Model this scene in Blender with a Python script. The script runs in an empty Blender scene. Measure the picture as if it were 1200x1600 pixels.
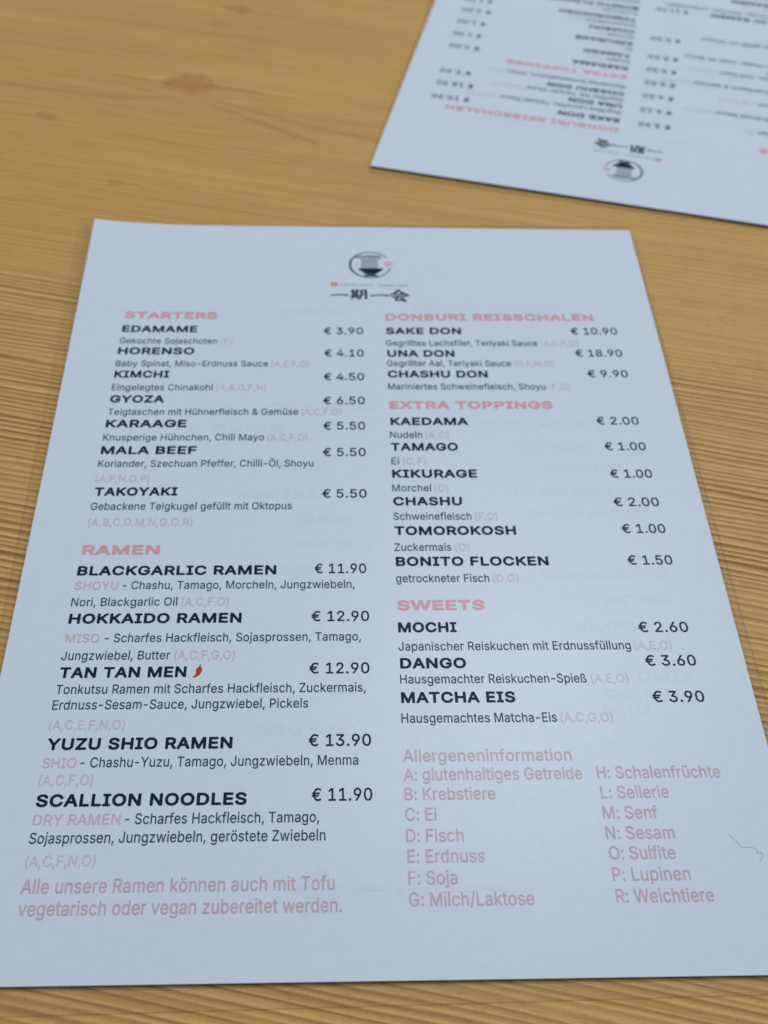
import bpy, bmesh, math, random
from mathutils import Matrix, Vector
from mathutils.geometry import tessellate_polygon

C = bpy.context.scene
COL = C.collection
MM = 0.001

# ------------------------------------------------------------------ camera
# table frame: millimetres, origin at the near left corner of the near menu's paper
CAM_ROWS = [[0.998953, -0.029059, 0.03532], [0.001748, -0.747411, -0.66436], [0.045705, 0.663726, -0.746578]]
CAM_LOC_MM = [90.224, -111.811, 291.427]
LENS_MM = 58.405
SECOND = (381.963, 579.075, 2.90368)

PAPER_Z = 1.10                      # top of the paper above the table, mm
cam = bpy.data.cameras.new('camera')
cam.sensor_fit = 'HORIZONTAL'; cam.sensor_width = 36.0; cam.lens = LENS_MM
cam.clip_start = 0.01; cam.clip_end = 20.0
cam.dof.use_dof = True
cam.dof.focus_distance = 0.338
cam.dof.aperture_fstop = LENS_MM / 2.9
cam_ob = bpy.data.objects.new('camera', cam); COL.objects.link(cam_ob)
r0, r1, r2 = CAM_ROWS
M = Matrix(((r0[0], -r1[0], -r2[0], CAM_LOC_MM[0] * MM),
            (r0[1], -r1[1], -r2[1], CAM_LOC_MM[1] * MM),
            (r0[2], -r1[2], -r2[2], (CAM_LOC_MM[2] + PAPER_Z) * MM),
            (0, 0, 0, 1)))
cam_ob.matrix_world = M
C.camera = cam_ob

# ------------------------------------------------------------------ world, lamps, exposure
w = bpy.data.worlds.new('World'); C.world = w; w.use_nodes = True
w.node_tree.nodes['Background'].inputs['Color'].default_value = (0.93, 0.97, 1.0, 1)
w.node_tree.nodes['Background'].inputs['Strength'].default_value = 0.34

def lamp(name, loc, target, size, watts, colour):
    l = bpy.data.lights.new(name, 'AREA'); l.shape = 'RECTANGLE'
    l.size, l.size_y = size; l.energy = watts; l.color = colour
    o = bpy.data.objects.new(name, l); COL.objects.link(o)
    o.location = loc
    o.rotation_euler = (Vector(target) - Vector(loc)).to_track_quat('-Z', 'Y').to_euler()
    return o
lamp('ceiling_lamp', (0.42, 1.08, 1.55), (0.12, 0.20, 0), (0.40, 0.40), 9.4, (0.97, 0.985, 1.0))
lamp('side_lamp', (-1.1, 0.35, 1.2), (0.1, 0.2, 0), (0.5, 0.5), 4.2, (1.0, 0.98, 0.95))
lamp('side_lamp', (1.3, 0.15, 1.1), (0.1, 0.2, 0), (0.5, 0.5), 3.8, (1.0, 0.99, 0.97))

C.view_settings.view_transform = 'Standard'
C.view_settings.look = 'None'
C.view_settings.exposure = 0.0
C.view_settings.gamma = 1.0
C.view_settings.use_curve_mapping = False

# ------------------------------------------------------------------ node helpers
class Graph:
    def __init__(self, name):
        self.mat = bpy.data.materials.new(name); self.mat.use_nodes = True
        self.t = self.mat.node_tree; self.t.nodes.clear()
        self.out = self.t.nodes.new('ShaderNodeOutputMaterial')
    def n(self, kind, **kw):
        o = self.t.nodes.new(kind)
        for k, v in kw.items(): setattr(o, k, v)
        return o
    def put(self, sock, v):
        if hasattr(v, 'is_linked'): self.t.links.new(v, sock)
        elif v is not None: sock.default_value = v
    def m(self, op, a, b=None, c=None):
        o = self.n('ShaderNodeMath', operation=op)
        for s, v in zip(o.inputs, (a, b, c)): self.put(s, v)
        return o.outputs[0]
    def smooth(self, v, a, b, to0=0.0, to1=1.0):
        o = self.n('ShaderNodeMapRange', interpolation_type='SMOOTHSTEP')
        for s, x in zip(o.inputs, (v, a, b, to0, to1)): self.put(s, x)
        return o.outputs[0]
    def xyz(self, x, y, z=0.0):
        o = self.n('ShaderNodeCombineXYZ')
        for s, v in zip(o.inputs, (x, y, z)): self.put(s, v)
        return o.outputs[0]
    def noise(self, vec, scale=1.0, detail=2.0, rough=0.5):
        o = self.n('ShaderNodeTexNoise'); self.put(o.inputs['Vector'], vec)
        o.inputs['Scale'].default_value = scale; o.inputs['Detail'].default_value = detail
        o.inputs['Roughness'].default_value = rough
        return o.outputs['Fac']
    def mix(self, f, a, b, blend='MIX'):
        o = self.n('ShaderNodeMix', data_type='RGBA', blend_type=blend)
        self.put(o.inputs['Factor'], f); self.put(o.inputs[6], a); self.put(o.inputs[7], b)
        return o.outputs[2]
    def obj_mm(self):
        tc = self.n('ShaderNodeTexCoord')
        v = self.n('ShaderNodeVectorMath', operation='SCALE'); v.inputs['Scale'].default_value = 1000.0
        self.t.links.new(tc.outputs['Object'], v.inputs[0])
        s = self.n('ShaderNodeSeparateXYZ'); self.t.links.new(v.outputs[0], s.inputs[0])
        return v.outputs[0], s.outputs
    def bump(self, h, strength, dist):
        o = self.n('ShaderNodeBump'); o.inputs['Strength'].default_value = strength
        o.inputs['Distance'].default_value = dist; self.put(o.inputs['Height'], h)
        return o.outputs[0]

def rgb(r, g, b): return (r, g, b, 1.0)

def wood_material():
    g = Graph('oiled_pine')
    _, (x, y, z) = g.obj_mm()
    ca, sa = math.cos(math.radians(-13.0)), math.sin(math.radians(-13.0))
    u = g.m('ADD', g.m('MULTIPLY', x, ca), g.m('MULTIPLY', y, sa))
    v = g.m('ADD', g.m('MULTIPLY', x, -sa), g.m('MULTIPLY', y, ca))
    def uv(px, py): return (px * ca + py * sa, -px * sa + py * ca)
    knots = [(28.4, 404.8, 12.5, 9.0, 0.85), (-30.5, 376.0, 6.5, 2.6, 0.8), (46.5, 475.0, 8.0, 3.6, 0.9),
             (38.0, 458.5, 4.2, 3.4, 0.6), (4.3, 326.5, 4.2, 3.4, 0.6), (-150.0, 300.0, 8.0, 6.0, 1.0),
             (330.0, 380.0, 9.0, 6.0, 1.0), (-120.0, 60.0, 5.0, 4.0, 0.8), (420.0, 120.0, 7.0, 5.0, 0.9)]
    vw = v
    knot = None
    edge = g.noise(g.xyz(g.m('MULTIPLY', u, 0.16), g.m('MULTIPLY', v, 0.22)), 1.0, 3.0)
    for kx, ky, ru, rv, s in knots:
        ku, kv = uv(kx, ky)
        du = g.m('SUBTRACT', u, ku); dv = g.m('SUBTRACT', v, kv)
        # the grain bends round the knot
        fall = g.m('POWER', 2.718, g.m('MULTIPLY', -1.0, g.m('POWER', g.m('DIVIDE', du, ru * 3.4), 2.0)))
        fall = g.m('MULTIPLY', fall, g.m('POWER', 2.718, g.m('MULTIPLY', -1.0 / (rv * 3.2), g.m('ABSOLUTE', dv))))
        sgn = g.m('DIVIDE', dv, g.m('SQRT', g.m('ADD', g.m('MULTIPLY', dv, dv), rv * rv * 0.5)))
        vw = g.m('SUBTRACT', vw, g.m('MULTIPLY', g.m('MULTIPLY', fall, sgn), rv * 0.6))
        d = g.m('SQRT', g.m('ADD', g.m('POWER', g.m('DIVIDE', du, ru), 2.0), g.m('POWER', g.m('DIVIDE', dv, rv), 2.0)))
        d = g.m('ADD', d, g.m('MULTIPLY', g.m('SUBTRACT', edge, 0.5), 1.3))
        k = g.m('MULTIPLY', g.smooth(d, 0.45, 1.15, 1.0, 0.0), s)
        k = g.m('MULTIPLY', k, g.smooth(d, 0.0, 0.85, 0.62, 1.0))
        knot = k if knot is None else g.m('MAXIMUM', knot, k)
    # slow wander of the growth rings
    wob = g.noise(g.xyz(g.m('MULTIPLY', u, 0.006), g.m('MULTIPLY', v, 0.018)), 1.0, 2.0)
    vw = g.m('ADD', vw, g.m('MULTIPLY', g.m('SUBTRACT', wob, 0.5), 7.0))
    jit = g.noise(g.xyz(g.m('MULTIPLY', u, 0.007), g.m('MULTIPLY', v, 0.16), 4.0), 1.0, 2.0)
    phase = g.m('ADD', g.m('DIVIDE', vw, 2.35), g.m('MULTIPLY', jit, 2.2))
    ring = g.m('FRACT', phase)
    ident = g.n('ShaderNodeTexWhiteNoise', noise_dimensions='1D')
    g.put(ident.inputs['W'], g.m('FLOOR', phase))
    depth = g.m('ADD', 0.42, g.m('MULTIPLY', ident.outputs['Value'], 0.58))
    late = g.m('MULTIPLY', g.smooth(ring, 0.22, 0.80), g.smooth(ring, 0.86, 0.97, 1.0, 0.0))
    late = g.m('MULTIPLY', g.m('POWER', late, 1.5), depth)
    # broad zones: crisp coarse rings near, quiet wood further across the board
    zone = g.smooth(vw, 235.0, 275.0, 1.0, 0.40)
    zone = g.m('MULTIPLY', zone, g.smooth(vw, 85.0, 122.0, 0.66, 1.0))
    patch = g.noise(g.xyz(g.m('MULTIPLY', u, 0.006), g.m('MULTIPLY', v, 0.03), 9.0), 1.0, 2.0)
    zone = g.m('MULTIPLY', zone, g.smooth(patch, 0.30, 0.62, 0.62, 1.08))
    late = g.m('MULTIPLY', late, zone)
    # soft broad light and dark bands running with the grain
    band = g.noise(g.xyz(g.m('MULTIPLY', u, 0.004), g.m('MULTIPLY', vw, 0.21), 21.0), 1.0, 3.0, 0.6)
    # fibres and pores along the grain
    fib = g.noise(g.xyz(g.m('MULTIPLY', u, 0.05), g.m('MULTIPLY', vw, 1.9), 2.0), 1.0, 4.0, 0.62)
    fib2 = g.noise(g.xyz(g.m('MULTIPLY', u, 0.16), g.m('MULTIPLY', vw, 5.0), 7.0), 1.0, 2.0)
    pore = g.smooth(g.noise(g.xyz(g.m('MULTIPLY', u, 0.22), g.m('MULTIPLY', vw, 3.2), 12.0), 1.0, 2.0), 0.62, 0.72)
    base = g.mix(g.smooth(patch, 0.25, 0.75), rgb(0.590, 0.368, 0.102), rgb(0.580, 0.325, 0.080))
    col = g.mix(g.m('MINIMUM', g.m('MULTIPLY', late, 1.15), 1.0), base, rgb(0.185, 0.075, 0.011))
    col = g.mix(g.smooth(fib, 0.30, 0.72, 0.0, 0.34), col, rgb(0.330, 0.190, 0.052))
    col = g.mix(g.smooth(fib2, 0.45, 0.75, 0.0, 0.24), col, rgb(0.58, 0.44, 0.19))
    col = g.mix(g.smooth(band, 0.50, 0.70, 0.0, 0.28), col, rgb(0.350, 0.190, 0.050))
    col = g.mix(g.smooth(band, 0.30, 0.46, 0.30, 0.0), col, rgb(0.640, 0.440, 0.165))
    early = g.m('MULTIPLY', g.smooth(ring, -0.02, 0.04), g.smooth(ring, 0.06, 0.30, 1.0, 0.0))
    col = g.mix(g.m('MULTIPLY', g.m('MULTIPLY', early, zone), g.m('MULTIPLY', depth, 0.75)), col, rgb(0.72, 0.52, 0.21))
    col = g.mix(g.m('MULTIPLY', pore, 0.38), col, rgb(0.20, 0.100, 0.026))
    grit = g.noise(g.xyz(g.m('MULTIPLY', u, 1.3), g.m('MULTIPLY', v, 3.4), 31.0), 1.0, 2.0)
    col = g.mix(g.smooth(grit, 0.50, 0.74, 0.0, 0.40), col, rgb(0.22, 0.115, 0.03))
    # resin-dark streaks running out of the big knot
    streak = None
    for (ax, ay), (bx, by), wd, s in [((26.0, 396.0), (55.0, 377.0), 1.4, 0.45), ((55.0, 377.0), (85.0, 358.5), 1.7, 0.75),
                                      ((34.0, 394.0), (80.0, 372.0), 1.3, 0.55), ((80.0, 372.0), (118.0, 358.0), 1.3, 0.55),
                                      ((-57.0, 403.0), (0.0, 392.0), 1.6, 0.60), ((0.0, 392.0), (22.0, 393.0), 1.6, 0.45),
                                      ((46.0, 474.0), (128.0, 452.0), 1.8, 0.45)]:
        (au, av), (bu, bv) = uv(ax, ay), uv(bx, by)
        lx, ly = bu - au, bv - av; l2 = lx * lx + ly * ly
        pu = g.m('SUBTRACT', u, au); pv = g.m('SUBTRACT', v, av)
        t = g.m('DIVIDE', g.m('ADD', g.m('MULTIPLY', pu, lx), g.m('MULTIPLY', pv, ly)), l2)
        t.node.use_clamp = True
        ex = g.m('SUBTRACT', pu, g.m('MULTIPLY', t, lx)); ey = g.m('SUBTRACT', pv, g.m('MULTIPLY', t, ly))
        dd = g.m('SQRT', g.m('ADD', g.m('MULTIPLY', ex, ex), g.m('MULTIPLY', ey, ey)))
        k = g.m('MULTIPLY', g.smooth(dd, 0.0, wd * 1.6, 1.0, 0.0), s)
        streak = k if streak is None else g.m('MAXIMUM', streak, k)
    streak = g.m('MULTIPLY', streak, g.smooth(fib, 0.2, 0.6, 0.6, 1.0))
    col = g.mix(g.m('MULTIPLY', streak, 0.58), col, rgb(0.27, 0.14, 0.040))
    knot_col = g.mix(g.smooth(edge, 0.35, 0.65), rgb(0.36, 0.145, 0.034), rgb(0.47, 0.215, 0.056))
    col = g.mix(g.m('MULTIPLY', knot, 0.95), col, knot_col)
    b = g.n('ShaderNodeBsdfPrincipled')
    g.put(b.inputs['Base Color'], col)
    g.put(b.inputs['Roughness'], g.smooth(fib, 0.2, 0.8, 0.42, 0.60))
    b.inputs['Specular IOR Level'].default_value = 0.42
    h = g.m('ADD', g.m('MULTIPLY', late, 1.0), g.m('MULTIPLY', fib, 0.7))
    h = g.m('SUBTRACT', h, g.m('MULTIPLY', pore, 0.6))
    g.put(b.inputs['Normal'], g.bump(h, 0.55, 0.00016))
    g.t.links.new(b.outputs[0], g.out.inputs[0])
    return g.mat

def film_bump(g):
    """grainy matt film: fine pimples, a few sharp ones that glint"""
    vec, _ = g.obj_mm()
    n1 = g.noise(vec, 3.4, 2.0, 0.6)
    n2 = g.noise(vec, 0.35, 2.0)
    spk = g.smooth(g.noise(vec, 5.5, 1.0), 0.66, 0.80)
    h = g.m('ADD', g.m('ADD', g.m('MULTIPLY', n1, 0.55), g.m('MULTIPLY', spk, 0.9)), g.m('MULTIPLY', n2, 0.8))
    return g.bump(h, 0.30, 0.00007), n1, n2

def print_material(name, colour, tone=0.0, coat=0.38):
    g = Graph(name)
    nb, n1, n2 = film_bump(g)
    b = g.n('ShaderNodeBsdfPrincipled')
    c = rgb(*colour)
    if tone:
        lo = rgb(*[q * (1 - tone) for q in colour]); hi = rgb(*[min(1, q * (1 + tone)) for q in colour])
        c = g.mix(g.smooth(g.m('ADD', g.m('MULTIPLY', n2, 0.6), g.m('MULTIPLY', n1, 0.4)), 0.3, 0.7), lo, hi)
    g.put(b.inputs['Base Color'], c)
    b.inputs['Roughness'].default_value = 0.75
    b.inputs['Specular IOR Level'].default_value = 0.12
    b.inputs['Coat Weight'].default_value = coat
    b.inputs['Coat Roughness'].default_value = 0.29
    g.put(b.inputs['Coat Normal'], nb)
    g.t.links.new(b.outputs[0], g.out.inputs[0])
    return g.mat

def plain_material(name, colour, rough=0.6):
    g = Graph(name)
    b = g.n('ShaderNodeBsdfPrincipled')
    vec, _ = g.obj_mm()
    g.put(b.inputs['Base Color'], g.mix(g.noise(vec, 1.2, 2.0), rgb(*[q * 0.85 for q in colour]), rgb(*[min(1, q * 1.12) for q in colour])))
    b.inputs['Roughness'].default_value = rough
    g.t.links.new(b.outputs[0], g.out.inputs[0])
    return g.mat

def clear_film_material():
    g = Graph('clear_laminate')
    nb, n1, n2 = film_bump(g)
    tr = g.n('ShaderNodeBsdfTransparent'); tr.inputs[0].default_value = (0.962, 0.952, 0.942, 1)
    gl = g.n('ShaderNodeBsdfGlossy'); gl.inputs['Roughness'].default_value = 0.22
    gl.inputs['Color'].default_value = (0.9, 0.93, 0.95, 1)
    mx = g.n('ShaderNodeMixShader')
    mx.inputs[0].default_value = 0.025
    g.t.links.new(tr.outputs[0], mx.inputs[1]); g.t.links.new(gl.outputs[0], mx.inputs[2])
    g.t.links.new(mx.outputs[0], g.out.inputs[0])
    return g.mat

MAT = {
    'wood': wood_material(),
    'paper': print_material('laminated_paper', (0.600, 0.702, 0.838), 0.018),
    'paper_edge': plain_material('paper_edge_shade', (0.06, 0.05, 0.05)),  # near black: shade under the paper's rim put into the edge colour
    'film': clear_film_material(),
    'film_edge': plain_material('film_cut_edge', (0.16, 0.10, 0.055), 0.4),
    'ink': print_material('navy_black_ink', (0.003, 0.015, 0.036), 0.25, 0.06),
    'ink_grey': print_material('slate_ink', (0.027, 0.056, 0.098), 0.25, 0.10),
    'ink_price': print_material('price_ink', (0.006, 0.023, 0.052), 0.25, 0.08),
    'rose': print_material('rose_ink', (0.655, 0.332, 0.388), 0.06),
    'blush': print_material('blush_ink', (0.595, 0.510, 0.585), 0.03),
    'blush_deep': print_material('deep_blush_ink', (0.570, 0.440, 0.530), 0.04),
    'mauve': print_material('mauve_ink', (0.515, 0.392, 0.455), 0.05),
    'red': print_material('seal_red_ink', (0.56, 0.16, 0.11), 0.1),
    'chili': print_material('chili_red_ink', (0.40, 0.032, 0.030), 0.2),
    'stem': print_material('chili_stem_ink', (0.05, 0.07, 0.05), 0.1),
    'emblem_grey': print_material('emblem_grey_ink', (0.27, 0.33, 0.41), 0.08),
    'emblem_dark': print_material('emblem_ring_ink', (0.070, 0.100, 0.150), 0.15),
    'ghost': print_material('show_through', (0.582, 0.684, 0.820), 0.018),
    'fibre': plain_material('dark_fibre', (0.34, 0.395, 0.46)),
    'glints_and_dust': plain_material('white_glints_and_dust', (0.93, 0.95, 0.96)),  # white for the imitated film glints and the few real specks
}

# ------------------------------------------------------------------ mesh helpers
def mesh_object(name, verts, faces, mat, parent=None):
    """verts in mm"""
    me = bpy.data.meshes.new(name)
    me.from_pydata([(a * MM, b * MM, c * MM) for a, b, c in verts], [], faces)
    me.materials.append(mat); me.update()
    o = bpy.data.objects.new(name, me); COL.objects.link(o)
    if parent: o.parent = parent
    return o

def empty(name, loc=(0, 0, 0), rz=0.0):
    o = bpy.data.objects.new(name, None); COL.objects.link(o)
    o.empty_display_size = 0.02
    o.location = loc; o.rotation_euler = (0, 0, rz)
    return o

def describe(o, label, cat, group=None, kind=None):
    if label: o['label'] = label
    if cat: o['category'] = cat
    if group: o['group'] = group
    if kind: o['kind'] = kind
    return o

# ------------------------------------------------------------------ glyph outlines (1000 = cap height)
BOLD = {
    'A': (1059, '36 10 69 0 213 0 242 10 262 34 346 238 357 247 705 246 797 34 818 10 849 0 993 0 1022 10 1041 32 1041 82 657 965 633 992 609 1000 441 999 400 970 17 82 12 46;441 465 525 678 615 466'),
    'B': (1010, '126 10 159 0 567 0 663 8 747 28 807 54 865 94 903 136 948 238 947 358 904 454 828 526 874 574 899 622 912 682 911 742 879 839 807 922 711 973 591 998 159 1000 135 995 111 975 101 946 101 58 106 34;351 213 351 399 603 397 667 370 706 322 710 286 701 262 651 227 567 214;351 613 351 784 591 781 639 763 666 730 670 694 662 670 639 644 603 624 543 612'),
    'C': (1121, '471 -2 574 -12 670 -7 754 11 838 43 910 85 974 142 1026 214 1056 286 1067 346 1042 384 1018 393 874 393 838 378 790 288 730 239 646 211 550 208 478 224 418 254 369 298 331 358 305 478 308 550 324 622 346 670 384 718 431 754 478 776 598 794 658 787 718 767 785 718 828 634 862 608 1018 607 1059 634 1067 670 1051 730 1023 790 980 850 881 934 754 989 634 1010 514 1008 418 990 322 952 238 898 167 826 113 742 78 646 61 538 66 418 87 322 130 226 190 147 265 82 358 31'),
    'D': (1105, '126 10 159 0 483 0 651 16 747 44 819 79 891 130 938 178 992 262 1021 334 1040 430 1043 538 1027 646 997 730 955 802 891 872 822 922 759 954 615 992 159 1000 117 982 101 946 101 58 106 34;351 213 351 784 567 782 639 764 699 733 766 658 798 550 793 418 753 322 689 262 603 227 507 214'),
    'E': (932, '126 10 159 0 807 0 831 5 854 22 866 58 865 166 855 190 831 209 351 213 348 226 351 397 771 399 807 414 825 454 821 574 807 596 783 610 351 615 351 784 822 790 843 803 860 838 858 958 831 993 795 1000 159 1000 135 995 111 975 101 946 101 58 106 34'),
    'F': (915, '126 10 159 0 291 0 315 5 339 26 348 58 351 385 747 385 771 390 795 410 806 442 805 550 795 575 771 594 351 600 348 778 363 787 819 792 843 812 853 838 853 946 831 988 795 1000 159 1000 135 995 111 975 101 946 101 58 106 34'),
    'G': (1142, '472 -2 550 -11 658 -8 754 9 838 39 912 82 979 142 1030 213 1061 286 1076 370 1077 514 1065 538 1030 559 610 559 574 539 562 514 561 406 565 382 584 358 610 347 817 346 814 321 778 271 732 238 682 218 574 207 466 229 382 284 332 358 305 478 320 610 372 706 411 742 466 772 526 789 586 794 646 788 706 770 778 718 828 634 862 609 1018 607 1061 634 1070 670 1053 730 1024 790 982 847 879 934 754 988 646 1009 538 1010 442 997 334 959 252 910 186 850 125 766 84 670 63 562 64 430 87 322 130 226 190 145 264 82 350 34'),
    'H': (1135, '126 10 159 0 291 0 315 5 339 26 348 58 348 394 363 404 783 401 787 58 795 28 819 6 843 0 987 1 1022 22 1034 58 1034 934 1018 982 987 999 843 1000 819 994 795 972 787 946 787 622 771 617 351 619 348 946 339 974 317 994 291 1000 147 999 117 982 101 946 101 58 106 34'),
    'I': (689, '66 10 99 0 591 0 615 6 639 29 647 58 647 154 636 190 603 212 471 213 468 226 468 778 483 787 603 788 639 814 647 838 647 946 639 972 615 994 99 1000 73 994 48 970 42 838 60 802 87 788 207 787 221 778 220 214 87 212 52 190 42 166 41 58 46 34'),
    'K': (1032, '126 10 159 0 291 0 336 22 348 58 349 322 435 400 771 9 795 0 963 0 1005 22 1017 58 1003 94 618 550 999 902 1016 946 999 984 963 1000 759 994 351 624 348 946 339 974 317 994 291 1000 147 999 117 982 101 946 101 58 106 34'),
    'L': (880, '126 10 159 0 783 0 819 16 836 46 836 166 819 197 795 211 350 214 348 946 333 982 303 999 147 999 117 982 103 958 101 58 106 34'),
    'M': (1365, '126 10 159 0 291 0 318 10 338 34 343 478 351 503 580 22 615 1 735 0 771 10 792 34 1011 506 1018 490 1023 34 1043 10 1071 0 1215 1 1239 11 1258 34 1263 58 1263 946 1248 982 1215 999 1023 1000 975 981 687 353 389 982 351 1000 159 1000 123 988 101 946 101 58 106 34'),
    'N': (1149, '126 10 159 0 303 1 327 12 344 34 351 603 795 14 831 0 987 0 1011 4 1035 22 1047 58 1047 946 1032 982 999 999 855 1000 831 994 807 970 800 946 795 400 351 987 315 1000 159 1000 117 982 101 946 101 58 106 34'),
    'O': (1169, '471 -2 586 -12 682 -5 789 22 862 56 937 106 1006 178 1058 262 1089 346 1105 430 1108 538 1091 646 1056 742 1002 826 934 895 850 951 754 989 622 1011 514 1008 418 990 322 952 238 897 168 826 114 742 78 646 61 538 66 418 87 322 131 226 190 147 265 82 358 31;514 214 454 234 406 262 369 298 334 352 315 406 305 478 320 610 373 706 454 766 562 793 670 783 766 736 807 694 837 646 864 526 852 394 802 300 730 241 622 208'),
    'P': (986, '126 10 159 0 291 0 336 22 348 58 351 323 555 324 675 342 783 387 871 466 923 574 934 634 932 706 919 766 891 828 855 877 807 921 699 975 579 998 159 1000 135 995 111 975 101 946 101 58 106 34;351 536 351 784 579 782 639 760 671 730 687 682 686 634 665 586 639 563 553 538'),
    'Q': (1169, '830 -73 862 -83 1006 -83 1042 -65 1057 -37 1044 11 951 119 1006 178 1053 251 1083 323 1100 395 1109 491 1105 575 1084 671 1056 743 1002 827 934 895 850 951 766 985 658 1008 550 1011 442 996 346 963 262 915 189 851 127 767 89 683 65 575 61 467 77 359 111 263 154 191 206 131 264 83 346 36 442 4 550 -11 658 -8 754 9;514 214 454 234 406 262 369 299 334 352 315 407 305 479 320 611 374 707 454 766 562 793 670 783 766 736 807 695 836 647 864 527 852 395 819 323 790 297 718 376 694 389 514 385 489 359 488 311 571 215 562 208'),
    'R': (995, '126 10 159 0 291 0 336 22 348 58 348 334 363 344 507 344 519 334 711 32 735 7 759 0 915 0 939 4 962 22 973 46 968 82 769 394 831 435 882 490 919 562 934 634 933 718 909 802 874 862 819 916 711 973 579 998 159 1000 135 995 111 975 101 946 101 58 106 34;351 559 351 784 579 783 639 764 676 730 689 682 685 634 665 598 639 580 555 560'),
    'S': (990, '372 -5 558 -13 642 -1 726 24 788 55 850 103 894 158 923 223 934 295 922 379 892 439 834 499 702 568 390 652 345 679 330 700 336 739 378 774 438 794 522 798 594 785 642 761 663 739 687 679 714 661 858 658 894 669 917 703 917 739 902 799 870 857 786 936 666 991 582 1007 474 1011 378 1000 294 976 222 940 162 892 118 835 93 775 84 703 96 631 134 559 184 511 306 446 594 370 654 346 686 319 683 271 642 232 570 206 486 200 406 211 349 235 315 271 294 331 270 348 114 352 69 331 56 295 69 223 96 163 132 115 234 38'),
    'T': (994, '400 10 425 0 569 0 596 10 616 34 621 778 629 786 893 787 929 798 951 838 952 946 941 976 920 994 101 1000 75 994 50 970 43 838 53 812 77 792 365 787 374 778 375 58 380 34'),
    'U': (1136, '449 -4 627 -12 778 20 903 89 989 188 1021 260 1035 356 1035 944 1029 968 1007 992 975 1000 843 1000 815 992 793 968 788 368 780 320 754 272 711 237 651 213 579 204 495 211 435 232 383 272 355 320 348 368 348 944 339 973 303 999 159 1000 129 992 107 968 101 356 119 248 171 152 243 81 339 27'),
    'V': (1059, '423 10 453 0 609 0 633 6 657 29 1043 922 1045 958 1017 993 849 1000 824 994 801 974 537 331 525 334 250 982 213 1000 69 1000 43 994 18 970 15 922 403 34'),
    'W': (1485, '322 10 357 0 513 0 555 22 741 591 929 22 969 0 1125 0 1161 10 1185 46 1469 922 1471 958 1458 982 1425 999 1281 1000 1257 995 1233 976 1053 396 873 957 849 991 825 1000 669 1000 645 996 621 977 441 412 429 404 249 978 225 996 201 1000 69 1000 33 988 13 958 15 922 298 46'),
    'Y': (1042, '422 10 453 0 585 0 609 4 633 23 644 58 648 406 1020 910 1029 958 1005 990 981 1000 825 1000 789 990 525 630 249 993 57 999 18 970 12 934 22 910 393 406 397 58 402 34'),
    'X': (1047, '40 10 73 0 229 0 253 8 517 326 529 329 793 8 817 0 973 0 997 4 1020 22 1032 58 1021 91 676 514 1002 910 1012 946 997 982 961 1000 780 994 529 692 277 993 253 1000 97 1000 53 982 38 946 48 910 372 514 25 89 16 46'),
    'Z': (973, '88 10 118 0 862 0 904 22 916 58 915 166 898 197 874 211 404 214 898 826 909 850 910 946 886 989 850 1000 118 1000 76 982 60 946 61 838 70 812 94 792 550 787 566 778 71 166 63 142 64 46'),
    ' ': (456, ''),
}
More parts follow.
